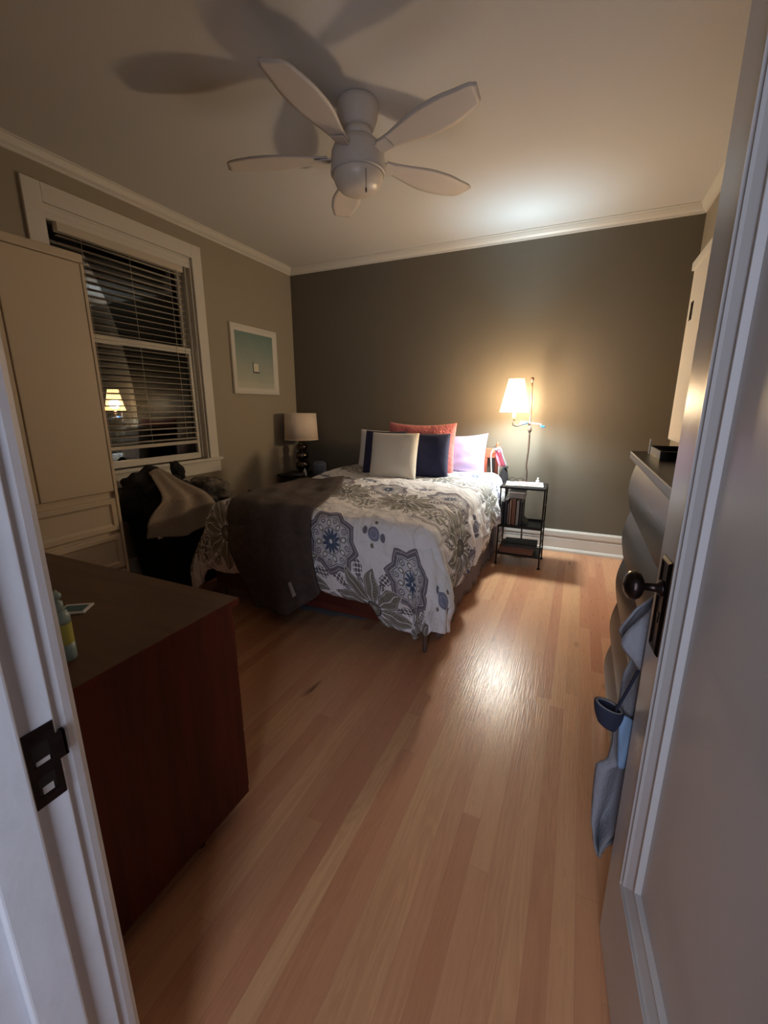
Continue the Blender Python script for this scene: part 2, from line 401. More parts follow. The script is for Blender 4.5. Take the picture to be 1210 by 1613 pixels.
# crown moulding and baseboards
def crown(u0, s):  # profile hugging wall at u0, growing in direction s
    return [(u0, ZC), (u0, ZC - .066), (u0 + s * .010, ZC - .066), (u0 + s * .013, ZC - .052), (u0 + s * .028, ZC - .040), (u0 + s * .040, ZC - .022), (u0 + s * .044, ZC - .010), (u0 + s * .052, ZC - .008), (u0 + s * .052, ZC)]
def base(u0, s): return [(u0, 0), (u0 + s * .034, 0), (u0 + s * .034, .018), (u0 + s * .026, .030), (u0 + s * .018, .036), (u0 + s * .018, .124), (u0 + s * .012, .128), (u0 + s * .012, .142), (u0 + s * .022, .150), (u0 + s * .022, .190), (u0 + s * .012, .204), (u0, .205)]
struct(obj('trim_1', sweep_line(crown(YB, -1), 'x', XL, XR), 'trim')); struct(obj('trim_2', sweep_line(crown(XL, 1), 'y', YF, YB), 'trim'))
struct(obj('trim_3', sweep_line(crown(XR, -1), 'y', YF, YB), 'trim')); struct(obj('trim_4', sweep_line(crown(YF, 1), 'x', XL, XR), 'trim'))
struct(obj('baseboard_back', sweep_line(base(YB, -1), 'x', XL, XR), 'trim')); struct(obj('baseboard_left', sweep_line(base(XL, 1), 'y', YF, YB), 'trim'))
struct(obj('baseboard_right', sweep_line(base(XR, -1), 'y', YF + .1, YB), 'trim'))

# door frame (jamb, stop, casing) around the doorway the photo is taken from
fr = struct(obj('door_frame_1', (lambda b: (box(b, JX - .02, JX, YH, YF, 0, 2.04), box(b, HX, HX + .02, YH, YF, 0, 2.04), box(b, JX - .02, HX + .02, YH, YF, 2.04, 2.06), b)[-1])(B()), 'jamb', bevel=.002))
bm = B()
box(bm, JX, JX + .013, .146, .197, 0, 2.04); box(bm, HX - .013, HX, .146, .197, 0, 2.04); box(bm, JX, HX, .146, .197, 2.027, 2.04)
obj('door_stop', bm, 'jamb', fr, bevel=.004)
cp = [(-.006, 0), (-.006, .014), (-.009, .024), (-.015, .032), (-.023, .035), (-.032, .031), (-.038, .022), (-.080, .024), (-.092, .030), (-.100, .030), (-.100, 0)]
bm = B()
v0 = [bm.verts.new((JX + a, YF + b, 0)) for a, b in cp]; v1 = [bm.verts.new((JX + a, YF + b, 2.14)) for a, b in cp]
bm.faces.new(v0); bm.faces.new(v1)
for i in range(len(cp)): bm.faces.new((v0[i], v0[(i + 1) % len(cp)], v1[(i + 1) % len(cp)], v1[i]))
obj('casing', bm, 'jamb', fr)
bm = B(); box(bm, HX + .006, HX + .10, YF, YF + .024, 0, 2.14); box(bm, JX - .006, HX + .006, YF, YF + .024, 2.046, 2.14); obj('casing', bm, 'trim', fr, bevel=.003)
# hall-side casings
bm = B(); box(bm, JX - .10, JX - .006, YH - .022, YH, 0, 2.14); obj('casing', bm, 'jamb', fr, bevel=.004)
# strike plate with lip and two holes, let into the jamb
def plate_with_holes():
    bm = B(); y0, y1, z0, z1 = .2005, .2335, .828, .932; h = [(.207, .226, .842, .868), (.207, .226, .884, .912)]
    ys = [y0, .207, .226, y1]; zs = [z0, .842, .868, .884, .912, z1]
    for i in range(3):
        for j in range(5):
            if i == 1 and j in (1, 3): continue
            box(bm, JX - .0005, JX + .0018, ys[i], ys[i + 1], zs[j], zs[j + 1])
    box(bm, JX - .0005, JX + .0018, y1, YF + .006, .876, .912)
    box(bm, JX - .0045, JX + .0018, YF + .004, YF + .0075, .876, .912)
    bmesh.ops.remove_doubles(bm, verts=bm.verts[:], dist=.00005)
    return bm
sp = thing('strike_plate', 'dark bronze strike plate with two square holes let into the white door jamb', 'strike plate', (JX, .217, .828))
o = obj('plate', plate_with_holes(), 'bronze', sp); o.matrix_parent_inverse = Matrix.Translation((-JX, -.217, -.828))
for q in (bx(JX - .0003, JX + .0006, .207, .226, .842, .868), bx(JX - .0003, JX + .0006, .207, .226, .884, .912)):
    o = obj('hole', q, 'blackw', sp); o.matrix_parent_inverse = Matrix.Translation((-JX, -.217, -.828))
for q in (bx(JX + .0004, JX + .0014, .209, .224, .884, .890), bx(JX + .0004, JX + .0012, .210, .222, .843, .853)):
    o = obj('worn_edge', q, 'tag', sp); o['label'] = 'bare bright metal edge of a hole'; o.matrix_parent_inverse = Matrix.Translation((-JX, -.217, -.828))

# the open door: local x runs from the latch edge to the hinge edge, face towards -y local
DW, DH, DT = .76, 2.02, .036
ang = atan2(-.996, .087)                      # direction latch -> hinge
door = struct(bpy.data.objects.new('door_1', None)); C.objects.link(door); door.location = (.17, .953, .012); door.rotation_euler = (0, 0, ang)
# in door space the face towards the room's middle (world -x) is local -y ; thickness goes to +y
def door_leaf():
    bm = B(); st, br, tr = .105, .29, .12
    w, h = DW - 2 * st, DH - br - tr
    steps = [(0, 0), (.002, .006), (.010, .0075), (.016, .003), (.022, .003), (.028, .007), (.034, .003), (.055, -.006), (.061, -.003), (.066, -.003), (.074, -.012)]
    b2 = nested(w, h, steps)
    for v in b2.verts: v.co += Vector((st, 0, br))
    me = bpy.data.meshes.new('t'); b2.to_mesh(me); b2.free(); bm.from_mesh(me)
    X_ = [0, st, DW - st, DW]; Z_ = [0, br, DH - tr, DH]
    for i in range(3):
        for j in range(3):
            if i == 1 and j == 1: continue
            v = [bm.verts.new(p) for p in ((X_[i], 0, Z_[j]), (X_[i + 1], 0, Z_[j]), (X_[i + 1], 0, Z_[j + 1]), (X_[i], 0, Z_[j + 1]))]; bm.faces.new(v)
    # back and edges
    q = [bm.verts.new(p) for p in ((0, 0, 0), (DW, 0, 0), (DW, 0, DH), (0, 0, DH), (0, DT, 0), (DW, DT, 0), (DW, DT, DH), (0, DT, DH))]
    for f in ((4, 7, 6, 5), (0, 4, 5, 1), (3, 2, 6, 7), (0, 3, 7, 4), (1, 5, 6, 2)): bm.faces.new([q[i] for i in f])
    bmesh.ops.remove_doubles(bm, verts=bm.verts[:], dist=.0001)
    return bm
struct(obj('door_leaf', door_leaf(), 'doorp', door))
lk = obj('lock_plate', nested(.052, .19, [(0, 0), (.0, .002), (.005, .006), (.007, .006), (.012, .003), (.02, .003)]), 'bronze', door, loc=(.030, 0, .825))
kz = .955
bm = lathe([(.0, 0), (.016, 0), (.016, .004), (.009, .010), (.0075, .030), (.011, .034), (.0, .034)], 24, caps=False)
obj('knob_shank', bm, 'bronze', door, True, loc=(.055, -.003, kz), rot=(R(90), 0, 0))
bm = lathe([(.0, 0), (.013, .001), (.024, .007), (.029, .016), (.026, .026), (.016, .033), (.0, .036)], 32, caps=False)
for v in bm.verts: v.co.y *= 1.0
obj('door_knob', bm, 'bronze', door, True, loc=(.055, -.034, kz), rot=(R(90), 0, 0))
bm = lathe([(.0, 0), (.006, .0005), (.006, .002), (0, .002)], 12, caps=False); box(bm, -.002, .002, -.016, 0, .0003, .002)
obj('keyhole', bm, 'blackw', door, loc=(.055, -.0025, .90), rot=(R(90), 0, 0))
obj('back_knob', lathe([(.0, 0), (.009, 0), (.009, .025), (.028, .035), (.028, .050), (.0, .058)], 24, caps=False), 'bronze', door, True, loc=(.055, DT, kz), rot=(R(-90), 0, 0))
for z in (.25, 1.7): obj('hinge', tube([(DW + .004, .0, z), (DW + .004, 0, z + .09)], .006), 'bronze', door)

# ------------------------------------------------------------------ window
win = struct(bpy.data.objects.new('window_1', None)); C.objects.link(win); win.location = (XL, WY0, WZ0)
def wp(name, bm, m, **k):
    o = obj(name, bm, m, win, **k); o.matrix_parent_inverse = Matrix.Translation((-XL, -WY0, -WZ0)); o['kind'] = 'structure'; return o
bm = B(); cw = .10; ct = .02
box(bm, XL, XL + ct, WY0 - cw, WY0, WZ0, WZ1 + cw); box(bm, XL, XL + ct, WY1, WY1 + cw - .005, WZ0, WZ1 + cw); box(bm, XL, XL + ct, WY0, WY1, WZ1, WZ1 + cw)
wp('window_casing', bm, 'trim', bevel=.003)
bm = B(); box(bm, XL - .13, XL + .055, WY0 - cw - .015, WY1 + cw + .01, WZ0 - .022, WZ0); box(bm, XL, XL + .03, WY0 - cw, WY1 + cw, WZ0 - .125, WZ0 - .022)
wp('window_sill', bm, 'trim', bevel=.004)
bm = B(); box(bm, XL - .14, XL, WY0, WY0 + .012, WZ0, WZ1); box(bm, XL - .14, XL, WY1 - .012, WY1, WZ0, WZ1); box(bm, XL - .14, XL, WY0, WY1, WZ1 - .012, WZ1)
box(bm, XL - .055, XL - .04, WY0 + .012, WY0 + .03, WZ0, WZ1); box(bm, XL - .055, XL - .04, WY1 - .03, WY1 - .012, WZ0, WZ1)
box(bm, XL - .05, XL - .004, WY0 + .012, WY1 - .012, WZ1 - .045, WZ1 - .012); box(bm, XL - .03, XL - .004, WY0 + .012, WY1 - .012, WZ1 - .075, WZ1 - .045)
wp('window_jamb', bm, 'trim', bevel=.002)
def sash(x0, y0, y1, z0, z1, nm):
    bm = B(); s = .045
    box(bm, x0, x0 + .035, y0, y0 + s, z0, z1); box(bm, x0, x0 + .035, y1 - s, y1, z0, z1); box(bm, x0, x0 + .035, y0 + s, y1 - s, z0, z0 + s + .005); box(bm, x0, x0 + .035, y0 + s, y1 - s, z1 - s, z1)
    wp(nm, bm, 'trim', bevel=.003)
    wp('pane', bx(x0 + .015, x0 + .018, y0 + s, y1 - s, z0 + s, z1 - s), 'glass')
MZ = 1.745
sash(XL - .135, WY0 + .012, WY1 - .012, MZ - .01, WZ1 - .012, 'upper_sash'); sash(XL - .092, WY0 + .012, WY1 - .012, WZ0, MZ + .03, 'lower_sash')
# blind
by0, by1 = WY0 + .075, WY1 - .09; bxc = XL - .022
bl = thing('window_blind', 'white horizontal slat blind hanging open in front of the night window', 'blind', (bxc, (by0 + by1) / 2, WZ0))
def bp_(name, bm, m, **k):
    o = obj(name, bm, m, bl, **k); o.matrix_parent_inverse = Matrix.Translation((-bxc, -(by0 + by1) / 2, -WZ0)); return o
by1 = WY1 - .075
bp_('headrail', bx(bxc - .022, bxc + .022, by0, by1, 2.325, 2.375), 'blind', bevel=.003)
nz = 30; z0, z1 = 1.05, 2.305
bm = B()
for i in range(nz):
    z = z0 + (z1 - z0) * i / (nz - 1); t = R(-7)
    def f(u, v, z=z):
        w = (u - .5) * .046; c_ = .0022 * (1 - (2 * u - 1) ** 2)
        return (bxc + w * cos(t) - c_ * sin(t), by0 + .006 + (by1 - by0 - .012) * v, z + w * sin(t) + c_)
    grid(f, 4, 1, bm)
bp_('slats', bm, 'blind', smooth=True, solid=.0016)
bp_('bottom_rail', bx(bxc - .024, bxc + .024, by0, by1, 1.005, 1.030), 'blind', bevel=.005)
for y in (by0 + .13, (by0 + by1) / 2, by1 - .13):
    bp_('ladder_cord', tube([(bxc + .022, y, 1.02), (bxc + .022, y, 2.34)], .0012, 6), 'blind')
bp_('tilt_wand', tube([(bxc + .03, by1 - .06, 2.33), (bxc + .032, by1 - .062, 1.7)], .003, 6), 'blind')
# outside: neighbour's wall and a shrub in the dark
tag(obj('neighbouring_house', (lambda b: (box(b, -8.4, -8, -3, 9, -2, 4.5), [box(b, -8.0, -7.97, -3, 9, -1.9 + .22 * i, -1.88 + .22 * i) for i in range(28)], b)[-1])(B()), 'outer'), 'dark neighbouring house wall faintly seen through the window blind', 'house')
bm = B(); rr = random.Random(3)
for i in range(420):
    c_ = Vector((-5.2 + rr.gauss(0, .35), 2.9 + rr.gauss(0, .8), .6 + rr.gauss(0, .7)))
    d = Vector((rr.uniform(-1, 1), rr.uniform(-1, 1), rr.uniform(-.5, 1))).normalized() * .13; e = d.cross(Vector((rr.uniform(-1, 1), rr.uniform(-1, 1), rr.uniform(-1, 1)))).normalized() * .045
    bm.faces.new([bm.verts.new(p) for p in (c_ - d, c_ - d * .1 + e, c_ + d, c_ - d * .1 - e)])
for k in range(5): tube([(-5.2, 2.9, -1.2), (-5.2 + .1 * k - .2, 2.6 + .2 * k, .4), (-5.2 + .2 * k - .4, 2.1 + .4 * k, 1.3)], .02, 6, bm)
tag(obj('garden_shrub', bm, 'leafd'), 'dark leafy shrub outside behind the lower part of the window', 'shrub')

# ------------------------------------------------------------------ ceiling fan
FX, FY = -1.126, 2.169
fan = thing('ceiling_fan', 'white five-blade ceiling fan with frosted light bowl on the ceiling', 'ceiling fan', (FX, FY, ZC))
obj('canopy', lathe([(.0, 0), (.094, 0), (.101, -.008), (.101, -.026), (.096, -.060), (.086, -.088), (.080, -.104), (.072, -.112), (0, -.112)], 48, caps=False), 'fan', fan, True)
obj('neck', lathe([(.0, -.11), (.070, -.11), (.066, -.152), (0, -.152)], 32, caps=False), 'fan', fan, True)
obj('motor_housing', lathe([(.0, -.150), (.062, -.150), (.090, -.158), (.114, -.178), (.128, -.205), (.133, -.240), (.133, -.285), (.130, -.292), (.122, -.293), (0, -.293)], 48, caps=False), 'fan', fan, True)
bowl = obj('light_bowl', lathe([(.0, -.292), (.122, -.292), (.125, -.300), (.122, -.318), (.112, -.342), (.090, -.364), (.055, -.378), (.0, -.383)], 48, caps=False), 'bowl', fan, True)
obj('housing_rim', lathe([(.128, -.290), (.136, -.292), (.136, -.298), (.127, -.300)], 48, caps=False), 'fan', fan, True)
chain = obj('pull_chain', tube([(.085, -.085, -.29), (.085, -.085, -.402)], .0016, 6), 'brass', fan)
resub(obj('chain_fob', lathe([(0, -.422), (.004, -.417), (.005, -.407), (.003, -.399), (0, -.397)], 10, c=(.085, -.085, 0), caps=False), 'brass', fan, True), chain)
def blade():
    bm = B(); n = 24
    def wd(t):   # half width along the blade
        return .036 + .048 * ss(.0, .55, t) - .026 * ss(.65, 1.0, t)
    def f(u, v):
        t = u; r = .15 + .52 * t; w = wd(t); a = (v - .5) * 2
        if t > .93: w *= sqrt(max(.0, 1 - ((t - .93) / .07) ** 2 * .55))
        sk = .006 * sin(pi * t); r -= .013 * ss(.85, 1, t) * a
        y = a * w + sk
        return (r, y, -y * .13)
    return grid(f, n, 8)
pr0 = None
for k in range(5):
    an = R(54 + 72 * k)
    b = obj('blade', blade(), 'fan', fan, True, solid=.007) if pr0 is None else None
    if pr0 is None: pr0 = b
    else:
        b = pr0.copy(); C.objects.link(b); b.parent = fan
    b.location = (0, 0, -.225); b.rotation_euler = (0, 0, an)
bm0 = B(); box(bm0, .085, .19, -.024, .024, -.004, .003); box(bm0, .15, .21, -.034, .034, -.006, -.002)
i0 = obj('blade_iron', bm0, 'fan', fan, bevel=.002)
for k in range(5):
    b = i0 if k == 0 else i0.copy()
    if k: C.objects.link(b); b.parent = fan
    b.location = (0, 0, -.229); b.rotation_euler = (R(-12), 0, R(54 + 72 * k))

# ------------------------------------------------------------------ armoire
ax, ay0, ay1, ah = -2.5, .80, 1.625, 2.09
arm = thing('armoire', 'tall cream armoire with panelled drawers against the left wall beside the window', 'armoire', ((XL + ax) / 2, (ay0 + ay1) / 2, 0))
def ap(name, bm, m, **k):
    o = obj(name, bm, m, arm, **k); o.matrix_parent_inverse = Matrix.Translation((-(XL + ax) / 2, -(ay0 + ay1) / 2, 0)); return o
bm = B(); box(bm, XL + .04, ax - .022, ay0, ay1, .06, ah - .03); ap('body', bm, 'armoire', bevel=.003)
bm = B(); box(bm, XL + .04, ax - .004, ay0 - .004, ay1 + .004, ah - .045, ah); ap('top', bm, 'armoire', bevel=.008)
bm = B(); box(bm, XL + .07, ax - .05, ay0 + .03, ay1 - .03, 0, .06); ap('plinth', bm, 'armoire')
bm = B(); box(bm, ax - .022, ax - .001, ay0, ay0 + .018, .06, ah - .05); box(bm, ax - .022, ax - .001, ay1 - .018, ay1, .06, ah - .05); ap('face_stile', bm, 'armoire', bevel=.003)
mid = (ay0 + ay1) / 2
def front(name, y0, y1, z0, z1, steps):
    bm = nested(y1 - y0, z1 - z0, steps)
    o = ap(name, bm, 'armoire'); o.matrix_parent_inverse = Matrix.Identity(4)
    o.location = (ax - .021 - (XL + ax) / 2, y0 - (ay0 + ay1) / 2, z0); o.rotation_euler = (0, 0, R(90)); return o
flat = [(0, 0), (0, .016), (.003, .019), (.012, .019)]
pan = [(0, 0), (0, .016), (.004, .020), (.030, .020), (.038, .012), (.044, .010), (.06, .010)]
for a, b in ((ay0 + .021, mid - .003), (mid + .003, ay1 - .021)): front('door', a, b, .815, ah - .05, flat)
for z0_, z1_ in ((.575, .772), (.34, .552), (.075, .32)):
    front('drawer', ay0 + .021, ay1 - .021, z0_, z1_, pan)
# ------------------------------------------------------------------ picture
pf = thing('picture_frame', 'white framed teal seascape print hanging on the left wall', 'picture', (XL, 3.46, 1.735))
bm = B(); y0, y1, z0, z1 = -.325, .325, -.31, .31
steps = [(0, 0), (0, .016), (.004, .022), (.018, .022), (.030, .014), (.055, .010), (.066, .006)]
o = obj('frame', nested(.65, .62, steps), 'trim', pf, loc=(0.002, -.325, -.31), rot=(0, 0, R(90)))
obj('print', bx(.009, .0105, -.275, .275, -.26, .26), 'art', pf)

# ------------------------------------------------------------------ bed
BX0, BX1, BY0, BY1 = -2.13, -.64, 1.98, 4.02
ZT = .70
bed = thing('bed', 'queen bed with cherry wood frame and taupe skirt against the dark back wall', 'bed', ((BX0 + BX1) / 2, 3.0, 0))
def bd(name, bm, m, **k):
    o = obj(name, bm, m, bed, **k); o.matrix_parent_inverse = Matrix.Translation((-(BX0 + BX1) / 2, -3.0, 0)); return o
bd('foot_rail', bx(BX0, BX1 - .02, BY0 - .02, BY0 + .01, .135, .30), 'bedwood', bevel=.004)
bd('side_rail', bx(BX0 - .005, BX0 + .02, BY0, BY1, .135, .30), 'bedwood', bevel=.004)
bd('side_rail', bx(BX1 - .03, BX1 - .005, BY0 + .02, BY1, .16, .30), 'bedwood', bevel=.004)
bd('box_spring', bx(BX0 + .03, BX1 - .04, BY0 + .04, BY1 - .02, .29, .43), 'mattr', bevel=.02)
bd('mattress', bx(BX0 + .04, BX1 - .04, BY0 + .05, BY1 - .02, .43, .625), 'whitec', bevel=.04)
for x, y in ((BX1 - .015, BY0 + .0), (BX0 + .02, BY0 + .02), (BX1 - .02, BY1 - .05), (BX0 + .02, BY1 - .05)):
    bd('leg', lathe([(.010, 0), (.013, .01), (.016, .15), (.016, .16)], 12, c=(x, y, 0)), 'brass')
# sagging dust cover under the foot rail
def f(u, v):
    x = BX0 + .12 + (BX1 - .16 - BX0 - .12) * u; y = BY0 + .05 + .5 * v
    return (x, y, .148 - .088 * sin(pi * u) ** .7 * (1 - .3 * v) + .004 * sin(u * 40))
bd('dust_cover', grid(f, 60, 6), 'mattr', smooth=True, solid=.004)
# skirt along the right side, pleated
def f(u, v):
    y = BY0 + .12 + (BY1 - BY0 - .14) * u; z = .022 + .33 * v
    x = BX1 + .000 + (1 - v) * .032 * (.4 + .6 * sin(u * 46 + 2 * sin(u * 9)) ** 2) + .012 * sin(u * 17) * (1 - v)
    return (x, y, z)
bd('bed_skirt', grid(f, 260, 10), 'skirt', smooth=True, solid=.003)
# headboard: low, two posts and slats mostly behind the pillows
hb = B(); box(hb, BX0 + .55, BX1 - .05, BY1 + .02, BY1 + .045, .84, .93); bd('headboard_rail', hb, 'hbwood', bevel=.006)
for x, hz in ((BX0 + .0, .70), (BX1 - .03, .985)): bd('headboard_post', prism([(x - .012 + .014 * cos(2 * pi * i / 12), BY1 + .032 + .022 * sin(2 * pi * i / 12)) for i in range(12)], 0, hz), 'hbwood', bevel=.006)
hb = B()
for i in range(5): box(hb, BX0 + .56 + i * .19, BX0 + .60 + i * .19, BY1 + .024, BY1 + .040, .30, .85)
bd('headboard_slats', hb, 'hbwood')

# duvet : surface function of cloth coordinates (s, t) in metres
RX0, RX1, RY0 = BX0 + .07, BX1 - .07, BY0 + .06
def cloth(s, t, lift=0.0):
    cx = max(RX0, min(RX1, s)); cy = max(RY0, t)
    ex, ey = s - cx, t - cy; d = sqrt(ex * ex + ey * ey)
    puff = .03 * noise.noise((s * 1.7, t * 1.7, 3)) + .014 * noise.noise((s * 5, t * 5, 1)) + .006 * noise.noise((s * 14, t * 9, 5))
    top = ZT + puff + .012 * ss(2.0, 3.0, t)
    # quilt ridges
    if d < 1e-6:
        k = 1.0
        return Vector((s, cy, top + lift))
    n = Vector((ex / d, ey / d, 0))
    Rr = .105; arc = Rr * pi / 2
    wl = max(0, -n.x) ; wr = max(0, n.x); wf = max(0, -n.y)
    if d < arc:
        a = d / Rr; out = Rr * sin(a); dn = Rr * (1 - cos(a))
    else:
        h = d - arc
        bulge = (.19 * wl ** 2 * ss(0, .4, h) + .035 * sin(min(1, h / .35) * pi) * (1 - wl))
        out = Rr + bulge + .012
        dn = Rr + h
    # folds in the hanging part
    along = atan2(ey, ex) * .35 + (t if wr > wf else s)
    amp = ss(.05, .40, d)
    fold = .016 * noise.noise((along * 9 + d * 2.5, d * 1.5, 7)) + .008 * noise.noise((along * 22 + d * 6, d * 3, 2))
    fold += wr * (.020 * sin(along * 24 + d * 9 + 2 * sin(along * 5)) + .012 * noise.noise((along * 16 - d * 9, d * 6, 4)))
    corner = (4 * wf * wr) ** 2 * .25
    fold += corner * .02 * sin((atan2(ey, ex)) * 7) * ss(.2, .6, d) + (4 * wf * wr) ** 2 * .030 * ss(.1, .45, d)
    out += fold * amp + lift
    z = top * 1.0 - dn + lift * (1 - ss(0, arc, d))
    return Vector((cx, cy, 0)) + n * out + Vector((0, 0, max(.03, z)))
S0, S1, T1 = BX0 - .50, BX1 + .415, BY1 - .10
def st(u, v):
    s = S0 + (S1 - S0) * u
    T0 = BY0 - .42 - .05 * sin(u * 9 + .6) - .015 * sin(u * 23)
    T0 += .10 * ss(.30, .1, u)
    T0 -= .11 * ss(-.98, -.84, s) * (1 - ss(-.52, -.35, s) * .5)
    t = T0 + (T1 - T0) * v
    # right overhang gets shorter towards the head
    if s > RX1: s = RX1 + (s - RX1) * (.62 + .38 * ss(0, .12, v)) * (1 - .22 * ss(.45, .9, v) + .05 * sin(v * 14))
    return s, t
duv = obj('duvet', grid(lambda u, v: cloth(*st(u, v)), 210, 240, uvf=lambda u, v: (lambda a: (a[0] + .05 * (a[1] - 1.9), a[1] + .30 * (a[0] + 1.19)))(st(u, v))), 'duvet', smooth=True, solid=.022)
tag(duv, 'white duvet printed with grey medallions and leaves spread over the bed', 'duvet')
# charcoal throw over the left foot corner
def thr(u, v):
    # v: 0 at the bottom tip, 1 at the top ; u across
    c0, c1 = Vector((-1.50, 1.46)), Vector((-2.03, 2.93))
    d = (c1 - c0).normalized(); p = Vector((d.y, -d.x))
    w = .27 + .03 * ss(0, .5, v) + .01 * sin(v * 9)
    c = c0.lerp(c1, v) + d * (-.10 * (1 - v) * (1 - abs(2 * (u - .42)))) + p * (.05 * sin(pi * v))
    q = c + p * (2 * u - 1) * w
    P_ = cloth(q.x, q.y, .028)
    P_ += Vector((.25, -1, .5)).normalized() * (.007 * sin(u * 21 + v * 3) + .012 * noise.noise((u * 5, v * 7, 8)))
    return P_
th = thing('throw_blanket', 'charcoal grey knitted throw draped over the left foot corner of the bed', 'blanket', (-1.6, 1.9, .4))
o = obj('blanket', grid(thr, 60, 120), 'throw', th, True, solid=.012); o.matrix_parent_inverse = Matrix.Translation((1.6, -1.9, -.4))
a, b_ = thr(.60, .045), thr(.66, .045); c_, d_ = thr(.66, .10), thr(.60, .10); nn = Vector((.1, -1, .15)) * .012
bm = B(); bm.faces.new([bm.verts.new(p + nn) for p in (a, b_, c_, d_)]); o = obj('care_tag', bm, 'tag', th, solid=.002); o.matrix_parent_inverse = Matrix.Translation((1.6, -1.9, -.4))
o['label'] = 'pale fabric label'

# pillows
def pillow(name, w, h, th_, m, label, loc, tilt, rz=0, sag=.0, wr=.0, pw=2.6, ex=.5, cat='pillow', sd=0):
    def f(sgn):
        def g(u, v):
            a, b = 2 * u - 1, 2 * v - 1
            k = max(0, (1 - abs(a) ** pw) * (1 - abs(b) ** pw)) ** ex
            pin = 1 - .045 * (1 - abs(b) ** 2) * abs(a) ** 3; pin2 = 1 - .045 * (1 - abs(a) ** 2) * abs(b) ** 3
            y = sgn * th_ / 2 * k + wr * noise.noise((a * 3 + sd, b * 3, sgn * 2.0 + sd)) * k
            return (a * w / 2 * pin, y, (b * pin2 + 1) * h / 2 + sag * a * a * (b > 0) * b)
        return g
    bm = B(); grid(f(-1), 28, 28, bm); grid(f(1), 28, 28, bm); bmesh.ops.remove_doubles(bm, verts=bm.verts[:], dist=.0008)
    o = obj(name, bm, m, None, True, loc=loc, rot=(R(-tilt), 0, R(rz)), sub=1)
    return tag(o, label, cat)
pillow('bed_pillow', .68, .40, .16, 'whitec', 'pale bed pillow at the far left end, mostly behind the navy cushion', (-1.72, 3.86, .69), 12, 0, .01, .006, sd=4)
pillow('bed_pillow', .62, .36, .16, 'lilac', 'lilac bed pillow at the right end of the bed, behind the coral cushion', (-1.05, 3.83, .70), 12, -2, .03, .008, sd=2)
pillow('throw_pillow', .66, .46, .15, 'coral', 'large coral plush cushion leaning behind the two navy cushions', (-1.31, 3.66, .70), 8, 1.5, .02, .012, sd=1)
pillow('throw_pillow', .42, .40, .14, 'navy', 'navy velvet cushion on the right, leaning on the coral cushion', (-1.185, 3.44, .70), 12, 4, .0, .006, pw=3, sd=6, cat='cushion')
pillow('throw_pillow', .42, .41, .14, 'navy', 'navy velvet cushion on the left, half hidden by the cream cushion', (-1.60, 3.47, .70), 12, -4, .0, .006, pw=3, sd=3, cat='cushion')
pillow('throw_pillow', .43, .41, .15, 'cream', 'square cream velvet cushion in front of the navy ones', (-1.415, 3.27, .70), 14, 3, .0, .006, pw=3, sd=5, cat='cushion')
for o in C.objects:
    if o.name.startswith('throw_pillow') and 'coral' in o['label']: o['category'] = 'cushion'

# ------------------------------------------------------------------ wire stand with shelves
nx0, nx1, ny0, ny1, nh = -.545, -.205, 3.52, 3.80, .675
ns = thing('wire_shelf_stand', 'black metal three-tier bedside stand right of the bed', 'nightstand', ((nx0 + nx1) / 2, (ny0 + ny1) / 2, 0))
def np_(name, bm, m, **k):
    o = obj(name, bm, m, ns, **k); o.matrix_parent_inverse = Matrix.Translation((-(nx0 + nx1) / 2, -(ny0 + ny1) / 2, 0)); return o
for x, sx in ((nx0, -1), (nx1, 1)):
    for y in (ny0, ny1):
        np_('leg', tube([(x + sx * .004, y, .012), (x, y, .30), (x, y, nh)], .006, 8), 'black')
        np_('foot', lathe([(0, 0), (.012, 0), (.013, .006), (.008, .016), (0, .018)], 12, c=(x + sx * .004, y, 0), caps=False), 'black', smooth=True)
def tray(z, hgt=.028):
    bm = B(); box(bm, nx0 + .004, nx1 - .004, ny0 + .004, ny1 - .004, z, z + .004)
    box(bm, nx0, nx1, ny0 - .003, ny0 + .003, z - .004, z + hgt); box(bm, nx0, nx1, ny1 - .003, ny1 + .003, z - .004, z + hgt)
    box(bm, nx0 - .003, nx0 + .003, ny0, ny1, z - .004, z + hgt); box(bm, nx1 - .003, nx1 + .003, ny0, ny1, z - .004, z + hgt); return bm
np_('top_shelf', bx(nx0 - .008, nx1 + .008, ny0 - .008, ny1 + .008, nh - .018, nh), 'black', bevel=.004)
np_('middle_shelf', tray(.335, .02), 'black'); np_('bottom_shelf', tray(.095, .006), 'black')
for y in (ny0, ny1): np_('rail', tube([(nx0, y, .20), (nx1, y, .20)], .003, 6), 'black')
for z in (.20, .50, .27):
    for x in (nx0, nx1): np_('rail', tube([(x, ny0, z), (x, ny1, z)], .003, 6), 'black')
